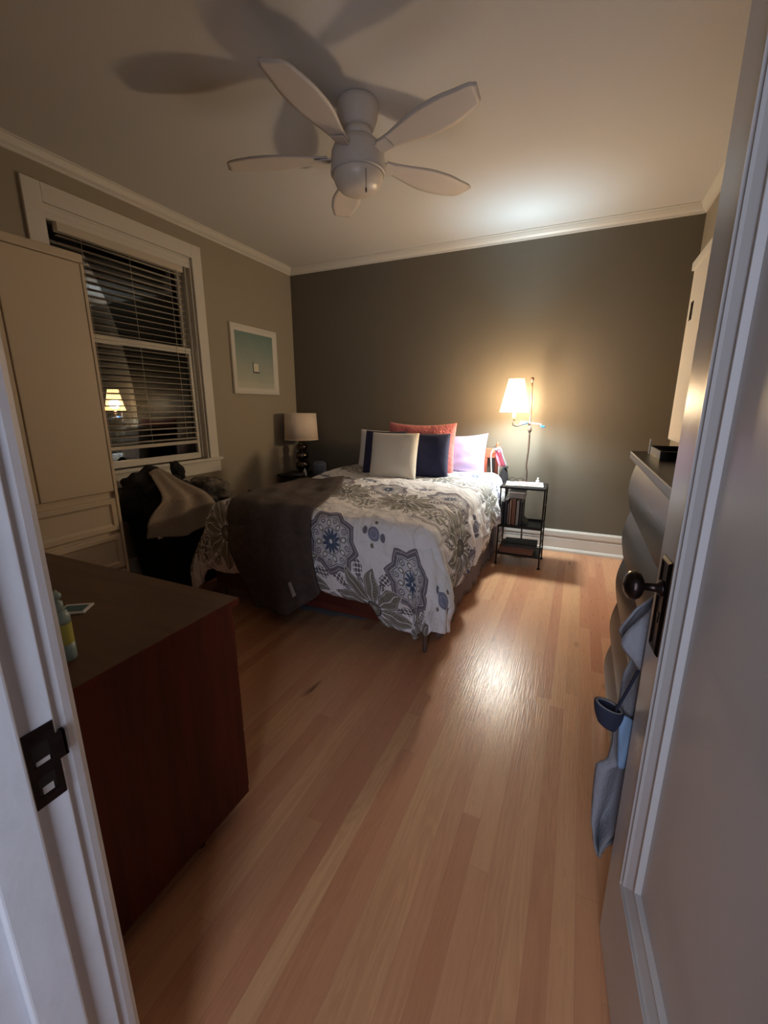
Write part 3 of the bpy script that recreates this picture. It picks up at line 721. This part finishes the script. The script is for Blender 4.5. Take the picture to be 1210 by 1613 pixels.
# books and things on it
def book(x0, x1, y0, y1, z0, z1, m, label, rot=None, name='book', cat='book', piv=None, group=None):
    """closed book: cover mesh with page block child"""
    c = Vector(((x0 + x1) / 2, (y0 + y1) / 2, z0)); w, d, h = x1 - x0, y1 - y0, z1 - z0
    t = thing(name, label, cat, c, group=group); e = .003
    flat_ = h < min(w, d)
    if flat_:
        bm = B(); box(bm, -w / 2, w / 2, -d / 2, d / 2, 0, e); box(bm, -w / 2, w / 2, -d / 2, d / 2, h - e, h); box(bm, -w / 2, w / 2, -d / 2, -d / 2 + e, e, h - e)
        obj('cover', bm, m, t); obj('pages', bx(-w / 2 + .003, w / 2 - .003, -d / 2 + e, d / 2 - .004, e, h - e), 'paper', t)
    else:
        bm = B(); box(bm, -w / 2, -w / 2 + e, -d / 2, d / 2, 0, h); box(bm, w / 2 - e, w / 2, -d / 2, d / 2, 0, h); box(bm, -w / 2, w / 2, -d / 2, -d / 2 + e, 0, h)
        obj('cover', bm, m, t); obj('pages', bx(-w / 2 + e, w / 2 - e, -d / 2 + e, d / 2 - .004, .003, h - .003), 'paper', t)
    if rot: t.rotation_euler = rot
    return t
z = .340; x = nx0 + .012
sp_ = [(.020, .20, 'dkbk', 'leftmost'), (.026, .215, 'dkbk', 'second'), (.014, .19, 'greybk', 0), (.016, .22, 'tan', 0), (.034, .23, 'brown', 0), (.026, .22, 'greybk', 0), (.022, .21, 'dkbk', 0)]
lb = ['black upright book at the left end of the stand\'s middle shelf', 'thick charcoal upright book, second from the left on the middle shelf', 'thin grey upright book between the charcoal and the tan one',
      'tan upright book in the middle of the row on the stand', 'thick brown upright book in the row on the stand', 'light grey upright book right of the thick brown one', 'dark upright book at the right end of the row']
for (w, h, m, _), l in zip(sp_, lb):
    book(x, x + w, ny0 + .02, ny0 + .20, z, z + h, m, l, group='books upright on the middle shelf'); x += w + .0015
tg = thing('storage_tin', 'small pale grey box lying on top of the upright books', 'box', (nx0 + .125, ny0 + .10, .572))
obj('body', bx(-.065, .065, -.07, .07, 0, .045), 'greybk', tg, bevel=.012); obj('lid', bx(-.067, .067, -.072, .072, .045, .058), 'paper', tg, bevel=.005)
book(nx1 - .145, nx1 - .121, ny0 + .03, ny0 + .21, .347, .555, 'dkbk', 'large black binder leaning across the right half of the middle shelf', rot=(0, R(-43), 0), name='binder', cat='binder')
bb = thing('wooden_box', 'flat reddish wooden box on the bottom shelf of the stand', 'box', (nx0 + .15, ny0 + .13, .101))
obj('body', bx(-.135, .135, -.115, .115, 0, .045), 'brown', bb, bevel=.003); obj('lid', bx(-.137, .137, -.117, .117, .046, .058), 'brown', bb, bevel=.003)
book(nx0 + .045, nx1 - .03, ny0 + .01, ny0 + .23, .160, .182, 'dkbk', 'black flat notebook lying on the wooden box on the bottom shelf', name='notebook', cat='notebook', rot=(0, 0, R(3)))
# papers on the top
def sheetstack(name, label, x, y, z, w, d, n, m, rz, cat):
    bm = B(); r_ = random.Random(int(1000 * (w + d)))
    for i in range(n):
        a = r_.uniform(-.06, .06); mt = Matrix.Translation((0, 0, i * .0022)) @ Matrix.Rotation(a, 4, 'Z'); box(bm, -w / 2, w / 2, -d / 2, d / 2, 0, .0019, mt)
    o = obj(name, bm, m, None, loc=(x, y, z), rot=(0, 0, rz)); return tag(o, label, cat)
sheetstack('paper_stack', 'loose pile of white papers on top of the black stand', nx0 + .17, ny0 + .12, nh, .29, .20, 5, 'paper', R(4), 'papers')
sheetstack('pink_booklet', 'pale pink booklet lying on the white papers', nx0 + .19, ny0 + .12, nh + .0115, .17, .12, 3, 'pinkp', R(-12), 'booklet')
gl = thing('eyeglasses', 'dark framed eyeglasses lying on the papers on the stand', 'glasses', (nx0 + .10, ny0 + .13, nh + .022))
for sx in (-1, 1):
    obj('rim', tube([(sx * .032 + .026 * cos(a * pi / 8), 0, .016 + .017 * sin(a * pi / 8)) for a in range(17)], .0022, 6, caps=False), 'bronze', gl, True)
    obj('temple', tube([(sx * .058, 0, .020), (sx * .060, .05, .018), (sx * .054, .11, .004)], .002, 6), 'bronze', gl)
obj('bridge', tube([(-.008, 0, .018), (0, 0, .022), (.008, 0, .018)], .002, 6), 'bronze', gl)
wb = thing('white_bottle', 'small white plastic bottle beside the lamp pole on the stand', 'bottle', (nx1 - .075, ny0 + .20, nh))
obj('body', lathe([(0, 0), (.014, 0), (.015, .004), (.015, .030), (.008, .038), (0, .038)], 16, caps=False), 'whitepl', wb, True); obj('cap', lathe([(0, .037), (.008, .037), (.006, .056), (0, .057)], 12, caps=False), 'whitepl', wb, True)

# ------------------------------------------------------------------ lit floor lamp (pole behind the stand)
px, py = -.395, 3.90
fl = thing('floor_lamp', 'lit iron floor lamp with cone shade behind the bedside stand', 'lamp', (px, py, 0))
obj('base', lathe([(0, 0), (.12, 0), (.125, .008), (.10, .018), (.03, .03), (.012, .05), (0, .05)], 32, caps=False), 'brass', fl, True)
pp = [(.006, 0, .03), (-.004, 0, .4), (.004, 0, .72), (-.006, 0, .80), (.002, 0, .95), (.000, 0, 1.10), (-.002, -.0, 1.12), (-.004, 0, 1.3), (-.012, 0, 1.50)]
obj('pole', tube(spline(pp, 6), .0075, 10), 'brass', fl, True)
obj('finial', lathe([(0, 1.495), (.006, 1.497), (.007, 1.51), (.013, 1.518), (.015, 1.530), (.012, 1.542), (0, 1.548)], 16, c=(-.012, 0, 0), caps=False), 'brass', fl, True)
obj('collar', lathe([(0, 1.09), (.010, 1.092), (.018, 1.112), (.011, 1.128), (.012, 1.15), (0, 1.152)], 16, caps=False), 'brass', fl, True)
sx_, sy_ = LAMP.x - px, LAMP.y - py
obj('arm', tube(spline([(0, 0, 1.14), (-.02, -.03, 1.175), (-.05, -.08, 1.165), (sx_ + .03, sy_ + .02, 1.150), (sx_ - .004, sy_ - .01, 1.165), (sx_ - .002, sy_, 1.22)], 6), .006, 10), 'brass', fl, True)
obj('socket', lathe([(0, 1.19), (.009, 1.193), (.014, 1.205), (.014, 1.245), (.010, 1.262), (0, 1.262)], 16, c=(sx_, sy_, 0), caps=False), 'tan', fl, True)
obj('bulb', lathe([(0, 1.262), (.008, 1.262), (.011, 1.27), (.011, 1.283), (0, 1.288)], 16, c=(sx_, sy_, 0), caps=False), 'whitepl', fl, True)
obj('lamp_shade', lathe([(.118, 1.262), (.060, 1.525)], 48, c=(sx_, sy_, 0), caps=False), 'shade', fl, True, solid=.002)
cl = thing('clip_light', 'blue and white clip-on reading light on the arm of the floor lamp', 'reading light', (px - .03, py - .085, 1.175))
obj('clip', bx(-.045, .012, -.014, .010, -.014, .012, mtx=Matrix.Rotation(R(-8), 4, 'Y')), 'bluepl', cl, bevel=.005)
obj('clip_face', bx(-.040, .004, -.017, -.013, -.006, .010, mtx=Matrix.Rotation(R(-8), 4, 'Y')), 'whitepl', cl, bevel=.003)
obj('stalk', tube(spline([(0, 0, .004), (.04, 0, .0), (.08, 0, -.006), (.13, -.01, -.012)], 6), .003, 8), 'whitepl', cl, True)
obj('light_head', bx(.125, .16, -.02, .004, -.022, -.006, mtx=Matrix.Rotation(R(6), 4, 'Y')), 'bluepl', cl, bevel=.004)

# pink strap-cap and cord on the headboard post
pc = thing('soft_hat', 'pink and grey soft hat hooked over the right headboard post', 'hat', (BX1 - .02, BY1 - .02, .80))
obj('crown', grid(lambda u, v: (-.025 + .055 * u + .05 * v * v * .9 + .004 * sin(u * 9), -.03 + .02 * sin(u * pi), .115 - .14 * v + .035 * sin(u * pi) * (1 - v)), 10, 12), 'pink', pc, True, solid=.008)
obj('band', tube(spline([(-.025, -.04, .12), (.02, -.045, .13), (.05, -.05, .06), (.085, -.05, -.015)], 6), .012, 8, flat=.6), 'greyl', pc, True)
obj('buckle', bx(.07, .10, -.07, -.045, -.035, -.012), 'dkbk', pc, bevel=.005)
wc = tag(obj('charging_cable', tube(spline([(-.70, 3.93, .70), (-.715, 3.95, .80), (-.722, 3.97, .885), (-.705, 4.0, .925), (-.67, 4.01, .935), (-.66, 4.06, .90), (-.66, 4.06, .5), (-.60, 4.06, .06)], 8), .005, 8), 'whitepl', None, True), 'white charging cable looping over the headboard beside the lilac pillow', 'cable')
dk = tag(obj('dark_bag', lathe([(0, 0), (.035, .0), (.05, .05), (.045, .16), (.03, .24), (.012, .28), (0, .28)], 20, caps=False), 'dkcloth', None, True, loc=(BX1 + .045, BY1 - .06, .50)), 'dark cloth bag hanging between the headboard post and the stand', 'bag')

# ------------------------------------------------------------------ left nightstand with lamp
ls = thing('nightstand', 'black wooden nightstand in the far left corner', 'nightstand', (-2.70, 3.86, 0))
obj('top', bx(-.225, .30, -.21, .20, .575, .60), 'blackw', ls, bevel=.004); obj('body', bx(-.21, .285, -.19, .19, .36, .575), 'blackw', ls, bevel=.003)
obj('drawer', bx(-.19, .265, -.205, -.19, .39, .56), 'blackw', ls, bevel=.004); obj('knob', lathe([(0, 0), (.006, 0), (.012, .012), (.008, .02), (0, .021)], 12, caps=False), 'bronze', ls, True, loc=(0, -.205, .475), rot=(R(90), 0, 0))
obj('lower_shelf', bx(-.19, .27, -.17, .17, .14, .16), 'blackw', ls)
for x in (-.19, .265):
    for y in (-.17, .17): obj('leg', bx(x - .018, x + .018, y - .018, y + .018, 0, .36), 'blackw', ls, bevel=.002)
tl = thing('table_lamp', 'unlit table lamp with linen drum shade on the black corner nightstand', 'lamp', (-2.735, 3.86, .60))
prof = [(0, 0), (.075, 0), (.078, .008), (.06, .018), (.028, .03)]
zz = .03
for r_, h_ in ((.078, .11), (.070, .10), (.058, .085)):
    for i in range(9):
        a = pi * i / 8; prof.append((.022 + (r_ - .022) * sin(a), zz + h_ * (1 - cos(a)) / 2))
    zz += h_
prof += [(.012, zz + .01), (.010, zz + .05), (0, zz + .05)]
obj('base', lathe(prof, 40, caps=False), 'mercury', tl, True)
obj('lamp_shade', lathe([(.178, .365), (.165, .640)], 56, caps=False), 'linen', tl, True, solid=.003)
obj('shade_trim', lathe([(.1805, .362), (.1800, .372)], 56, caps=False), 'linen', tl, True, solid=.003)
obj('shade_ring', tube([(.165, 0, .63), (0, 0, .62), (-.165, 0, .63)], .002, 6), 'brass', tl)
obj('stem', tube([(0, 0, .36), (0, 0, .62)], .004, 8), 'brass', tl)
ec = thing('ceramic_speaker', 'rounded blue-grey mug-shaped jar on the corner nightstand right of the lamp', 'jar', (-2.475, 3.80, .60))
ec.name = 'ceramic_jar'
obj('body', lathe([(0, 0), (.062, 0), (.068, .01), (.070, .115), (.066, .130), (.055, .135), (0, .135)], 32, caps=False), 'bgrey', ec, True)
obj('lid', lathe([(0, .134), (.058, .134), (.058, .140), (.040, .147), (0, .148)], 32, caps=False), 'bgrey', ec, True)
wf_ = thing('white_figurine', 'small white branching figurine between the lamp and the blue-grey jar', 'figurine', (-2.60, 3.72, .60))
obj('body', tube(spline([(0, 0, 0), (.0, 0, .025), (-.008, 0, .05), (-.012, 0, .075)], 5), [.011] * 11 + [.009, .008, .007, .006, .004], 8), 'whitepl', wf_, True)
obj('arm', tube([(0, 0, .02), (-.02, 0, .035), (-.03, 0, .05)], .005, 6), 'whitepl', wf_, True)
tag(obj('pale_dish', lathe([(0, 0), (.035, 0), (.055, .010), (.053, .013), (.033, .004), (0, .004)], 28, caps=False), 'bgrey', None, True, loc=(-2.66, 3.69, .60)), 'small pale dish on the corner nightstand in front of the lamp', 'dish')

# ------------------------------------------------------------------ hamper with laundry
hx, hy = -2.68, 2.20
hm = thing('laundry_hamper', 'black fabric laundry hamper overfull with clothes under the window', 'hamper', (hx, hy, 0))
def tap(u, zt=.60):
    pass
bm = B(); n = 32; rings = []
def rr_(a, w, d, k=.22):   # superellipse
    c, s = cos(a), sin(a); return (w * (abs(c) ** k) * (1 if c > 0 else -1), d * (abs(s) ** k) * (1 if s > 0 else -1))
prf = [(.185, .25, 0), (.19, .26, .02), (.21, .29, .30), (.225, .31, .60), (.222, .307, .605), (.20, .28, .32)]
for w, d, z in prf: rings.append([bm.verts.new((*rr_(2 * pi * i / 48, w, d), z)) for i in range(48)])
for a, b in zip(rings, rings[1:]):
    for i in range(48): bm.faces.new((a[i], a[(i + 1) % 48], b[(i + 1) % 48], b[i]))
bm.faces.new(rings[0]); bm.faces.new(rings[-1])
obj('body', bm, 'hamper', hm)
for sx in (-1, 1): obj('handle', tube(spline([(-.05, sx * .30, .56), (-.045, sx * .335, .50), (.045, sx * .335, .50), (.05, sx * .30, .56)], 5), .007, 6), 'hamper', hm, True)
def lump(name, c, sz, m, label, sd, cat='clothes', amp=.35, rot=(0, 0, 0), group=None):
    bm = B(); bmesh.ops.create_icosphere(bm, subdivisions=5, radius=1)
    for v in bm.verts:
        p = v.co.copy(); k = 1 + amp * noise.noise(p * 1.6 + Vector((sd, 0, 0))) + amp * .55 * abs(noise.noise(p * 3.6 + Vector((0, sd, 0)))) + .05 * noise.noise(p * 9)
        v.co = Vector((p.x * sz[0] * k, p.y * sz[1] * k, p.z * sz[2] * k))
    o = obj(name, bm, m, None, True, loc=c, rot=rot); return tag(o, label, cat, group)
lump('black_sweater', (hx + .0, hy - .22, .68), (.19, .20, .18), 'dkcloth', 'bunched black sweater heaped at the left of the hamper against the armoire', 1)
lump('mottled_shirt', (hx + .03, hy + .20, .66), (.17, .20, .10), 'pattcl', 'grey and black mottled shirt spilling over the right rim of the hamper', 5, amp=.4)
lump('dark_trousers', (hx, hy + .02, .63), (.19, .26, .08), 'dkcloth', 'dark trousers crumpled in the middle of the hamper under the towel', 9)
lump('black_sock', (hx - .06, hy + .06, .84), (.028, .045, .075), 'hamper', 'black sock poking up above the heap below the window sill', 12, cat='sock', amp=.3, rot=(R(35), 0, 0))
# towel hanging over the front
def tw(u, v):
    # v 0 top -> 1 bottom hem
    top = Vector((hx - .02, hy - .12, .87)); 
    yc = hy - .20 - .03 * v; wdt = .06 + .22 * ss(0, .8, v)
    x = hx + .05 + .25 * ss(0, .45, v) + .02 * v; z = .87 - .04 * (1 - (1 - min(1, v * 3)) ** 2) - .36 * max(0, v - .10) / .9
    a = 2 * u - 1
    z += .02 * (1 - a * a) * (1 - v) - .05 * v * (1 - abs(a)) + .035 * v
    fold_ = .028 * sin(u * 15 + v * 1.5 + .6) * ss(.0, .5, v) * (1 - .4 * v) + .012 * noise.noise((u * 4, v * 3, 1))
    return (x + fold_ - .045 * a * a * v, yc + a * wdt + .04 * a * v * (a > 0), z)
tt = thing('hand_towel', 'grey-beige towel hanging over the front of the black hamper', 'towel', (hx + .2, hy, .6))
o = obj('towel_cloth', grid(tw, 48, 48), 'towel', tt, True, solid=.008); o.matrix_parent_inverse = Matrix.Translation((-hx - .2, -hy, -.6))
q = Vector(tw(.17, .97)); o = obj('care_tag', bx(q.x, q.x + .004, q.y - .018, q.y + .018, q.z - .022, q.z), 'tag', tt); o.matrix_parent_inverse = Matrix.Translation((-hx - .2, -hy, -.6))

# ------------------------------------------------------------------ low dresser by the doorway
dx0, dx1, dy0, dy1, dh = -2.15, -.880, .30, .885, .75
dr = thing('low_dresser', 'low mahogany dresser in the foreground beside the doorway', 'dresser', ((dx0 + dx1) / 2, (dy0 + dy1) / 2, 0))
def dp(name, bm, m, **k):
    o = obj(name, bm, m, dr, **k); o.matrix_parent_inverse = Matrix.Translation((-(dx0 + dx1) / 2, -(dy0 + dy1) / 2, 0)); return o
dp('body', bx(dx0 + .004, dx1 - .004, dy0 + .01, dy1 - .024, .06, dh - .022), 'mahog', bevel=.002)
dp('top', bx(dx0, dx1, dy0, dy1, dh - .022, dh), 'mahtop', bevel=.002)
dp('edge_band', bx(dx1, dx1 + .0015, dy0, dy1, dh - .021, dh - .001), 'mahog')
for i in range(2):
    for j in range(3):
        w = (dx1 - dx0 - .05) / 2; xa = dx0 + .02 + i * (w + .01); za = .065 + j * .22
        d_ = dp('drawer', bx(xa, xa + w, dy1 - .024, dy1 - .006, za, za + .212), 'mahog', bevel=.002)
        resub(dp('drawer_pull', tube([(xa + w / 2 - .06, dy1 - .006, za + .11), (xa + w / 2 - .05, dy1 + .014, za + .11), (xa + w / 2 + .05, dy1 + .014, za + .11), (xa + w / 2 + .06, dy1 - .006, za + .11)], .005, 8), 'bronze'), d_)
for x in (dx0 + .06, dx1 - .05):
    for y in (dy0 + .08, dy1 - .19): dp('foot', lathe([(.012, 0), (.016, .06)], 12, c=(x, y, 0)), 'mahog')
sb = thing('soap_bottle', 'clear pump bottle of yellow soap on the low dresser beside the jamb', 'bottle', (-1.0, .478, dh))
obj('liquid', lathe([(0, .004), (.0165, .004), (.0165, .078), (0, .078)], 28, caps=False), 'yellow', sb, True)
obj('bottle_body', lathe([(0, 0), (.017, 0), (.0195, .004), (.0195, .040), (.0178, .041), (.0178, .090), (.0195, .091), (.0195, .105), (.015, .116), (.010, .120), (0, .120)], 28, caps=False), 'paleteal', sb, True)
obj('label_band', lathe([(.0196, .042), (.0196, .090)], 28, caps=False), 'yellow', sb, True)
obj('pump_collar', lathe([(0, .119), (.011, .119), (.011, .138), (.0055, .141), (.0055, .150), (0, .150)], 20, caps=False), 'paleteal', sb, True)
obj('pump_head', (lambda b: (lathe([(0, .148), (.010, .148), (.011, .155), (.008, .160), (0, .160)], 20, b, caps=False), tube([(0, 0, .154), (-.018, .010, .156), (-.028, .015, .151)], .004, 8, b), b)[-1])(B()), 'paleteal', sb, True)
pk = thing('sample_packet', 'small teal and white packet lying behind the soap bottle', 'packet', (-1.235, .632, dh), R(35))
obj('wrapper', bx(-.036, .036, -.030, .030, 0, .006), 'whitepl', pk, bevel=.002); obj('printed_panel', bx(-.028, .028, -.022, .018, .006, .0068), 'teal', pk)

# ------------------------------------------------------------------ tall dark chest behind the door
cx0, cx1, cy0, cy1, ch = .20, XR - .04, 1.09, 2.01, 1.128
cd = thing('tall_chest', 'tall espresso chest of bowed drawers behind the open door', 'chest of drawers', ((cx0 + cx1) / 2, (cy0 + cy1) / 2, 0))
def cp_(name, bm, m, **k):
    o = obj(name, bm, m, cd, **k); o.matrix_parent_inverse = Matrix.Translation((-(cx0 + cx1) / 2, -(cy0 + cy1) / 2, 0)); return o
cp_('body', bx(cx0 + .03, cx1, cy0 + .012, cy1 - .012, .06, ch - .03), 'espresso', bevel=.003)
cp_('top', bx(cx0 - .004, cx1, cy0, cy1, ch - .03, ch), 'espresso', bevel=.004)
cp_('plinth', bx(cx0 + .05, cx1, cy0 + .03, cy1 - .03, 0, .06), 'espresso')
nd = 5; dhh = (ch - .035 - .07) / nd
for i in range(nd):
    zb = .07 + dhh * i + .004; zt_ = zb + dhh - .008
    def prof_(v):  # bow out in the lower half of each drawer
        return cx0 + .020 - .017 * sin(pi * min(1, (1 - v) * .92 + .04)) ** 1.2 + .006 * v
    bm = B(); N = 14
    fr_ = [[bm.verts.new((prof_(j / N), y, zb + (zt_ - zb) * j / N)) for j in range(N + 1)] for y in (cy0 + .02, cy1 - .02)]
    bk_ = [[bm.verts.new((cx0 + .032, y, zb + (zt_ - zb) * j / N)) for j in range(N + 1)] for y in (cy0 + .02, cy1 - .02)]
    for j in range(N):
        bm.faces.new((fr_[0][j], fr_[1][j], fr_[1][j + 1], fr_[0][j + 1]))
        for k in (0, 1): bm.faces.new((fr_[k][j], fr_[k][j + 1], bk_[k][j + 1], bk_[k][j]))
    for j in (0, N): bm.faces.new((fr_[0][j], fr_[1][j], bk_[1][j], bk_[0][j]))
    cp_('drawer', bm, 'espresso', smooth=False)
# things on top of it
jb = thing('glass_top_tray', 'dark tray box with bright metal corner on the tall chest', 'tray', (.36, 1.80, ch))
obj('tray', (lambda b: (box(b, -.11, .11, -.13, .13, 0, .006), box(b, -.11, -.104, -.13, .13, .006, .03), box(b, .104, .11, -.13, .13, .006, .03), box(b, -.104, .104, -.13, -.124, .006, .03), box(b, -.104, .104, .124, .13, .006, .03), b)[-1])(B()), 'blackw', jb)
obj('metal_corner', bx(-.113, -.109, .10, .115, .0, .055), 'whitepl', jb)
wl_ = thing('black_handbag', 'black handbag with a pale clasp on the tall chest by the door edge', 'handbag', (.42, 1.60, ch), R(20))
o = obj('bag_body', (lambda b: (box(b, -.11, .11, -.07, .07, 0, .075), b)[-1])(B()), 'blackw', wl_, bevel=.02)
obj('flap', bx(-.112, .112, -.075, .03, .072, .080), 'blackw', wl_, bevel=.004)
obj('clasp', bx(-.022, .022, -.079, -.074, .035, .06), 'tan', wl_, bevel=.003)
obj('strap', tube(spline([(-.10, 0, .07), (-.05, -.02, .10), (.05, -.02, .10), (.10, 0, .07)], 6), .006, 8), 'blackw', wl_, True)

# ------------------------------------------------------------------ slim white wall cabinet on the right wall
wc0 = thing('wall_cabinet', 'slim white wall cabinet with a dark hinge on the right wall', 'cabinet', (XR, 3.45, 1.08))
obj('case', bx(-.10, 0, -.55, .15, 0, 1.12), 'trim', wc0, bevel=.012)
obj('crown_cap', bx(-.112, 0, -.565, .165, 1.08, 1.13), 'trim', wc0, bevel=.004)
obj('cabinet_door', bx(-.112, -.1005, -.55, -.075, .02, 1.05), 'trim', wc0, bevel=.008)
obj('gap_shadow_strip', bx(-.1015, -.0995, -.075, -.045, .03, .98), 'blackw', wc0).name = 'gap_shade_strip'  # black strip standing in for the shade in the gap beside the door
obj('hinge', bx(-.105, -.0995, -.01, .045, .76, .87), 'bronze', wc0, bevel=.002)

# ------------------------------------------------------------------ robe and strap behind the door edge
rb = thing('blue_robe', 'slate blue robe hanging from the knob behind the door edge', 'robe', (.2, 1.04, .15))
xl_tab = [(.93, .215), (.90, .19), (.86, .155), (.80, .128), (.77, .140), (.735, .165), (.71, .160), (.68, .152), (.62, .150), (.55, .146), (.50, .148), (.458, .142), (.440, .119), (.40, .119), (.34, .121), (.28, .124), (.22, .136), (.17, .150)]
def ip(tab, z):
    if z >= tab[0][0]: return tab[0][1]
    for (a, b), (c, d) in zip(tab, tab[1:]):
        if c <= z <= a: return d + (b - d) * (z - c) / (a - c)
    return tab[-1][1]
def rf(u, v):
    z = .93 - .76 * v; x0 = ip(xl_tab, z); x1 = .27 - .11 * ss(.75, 1, v)
    return (x0 + (x1 - x0) * u, 1.025 + .018 * sin(u * 11 + v * 5) + .02 * noise.noise((u * 3, v * 5, 0)), z)
o = obj('robe_cloth', grid(rf, 30, 80), 'robe', rb, True, solid=.005); o.matrix_parent_inverse = Matrix.Translation((-.2, -1.04, -.15))
def rf2(u, v):
    z = .91 - .17 * v; x0 = .185 - .055 * ss(0, .7, v) + .035 * ss(.7, 1, v)
    return (x0 + (.26 - x0) * u, .998 - .01 * sin(u * 6) - .008 * v, z - .02 * u)
o = obj('collar', grid(rf2, 14, 14), 'robe', rb, True, solid=.006); o.matrix_parent_inverse = Matrix.Translation((-.2, -1.04, -.15))
tag(obj('light_blue_towel', grid(lambda u, v: (.148 + .06 * u + .01 * v, .985 + .008 * sin(u * 8 + v * 4), .61 - .13 * v), 12, 16), 'lblue', None, True, solid=.006), 'light blue cloth hanging next to the slate robe behind the door', 'cloth')
bgn = thing('navy_strap_bag', 'small navy cup-shaped pouch hanging on a thin strap beside the robe', 'pouch', (.125, .99, .575))
obj('strap', tube([(.047, 0, .165), (.030, 0, .10), (.014, 0, .045)], .0065, 8, flat=.5), 'navyc', bgn)
def cup(u, v):
    a = 2 * pi * u; r_ = .030 - .012 * v * v
    return (r_ * cos(a), .022 * sin(a) * (1 - .3 * v), .052 - .050 * v - .008 * cos(a))
obj('pouch', grid(cup, 28, 10), 'navyc', bgn, True, solid=.005)
obj('lining', tube([(.027 * cos(2 * pi * k / 20), .019 * sin(2 * pi * k / 20), .051 - .008 * cos(2 * pi * k / 20)) for k in range(21)], .003, 6, caps=False), 'greyl', bgn, True)

# sub-parts: pieces that belong to a part of their thing
def kids(o): return [c for c in C.objects if c.parent == o]
def base_(n): return n.split('.')[0]
SUB = {'care_tag': ('blanket', 'towel_cloth'), 'bulb': ('socket',), 'clip_face': ('clip',), 'finial': ('pole',), 'collar': ('pole',), 'knob': ('drawer',), 'handle': ('body',), 'shade_trim': ('lamp_shade',),
       'printed_panel': ('wrapper',), 'clasp': ('flap',), 'lining': ('pouch',), 'keyhole': ('lock_plate',), 'hole': ('plate',), 'worn_edge': ('plate',), 'shade_ring': ('lamp_shade',), 'tilt_wand': ('headrail',),
       'pane': ('lower_sash',), 'knob_shank': ('door_knob',), 'pump_collar': ('pump_head',), 'label_band': ('bottle_body',)}
for o in list(C.objects):
    if o.parent and not o.parent.parent and base_(o.name) in SUB:
        ks = [k for k in kids(o.parent) if base_(k.name) in SUB[base_(o.name)]]
        if base_(o.name) == 'collar' and base_(o.parent.name) != 'floor_lamp': ks = []
        if ks: resub(o, ks[0])
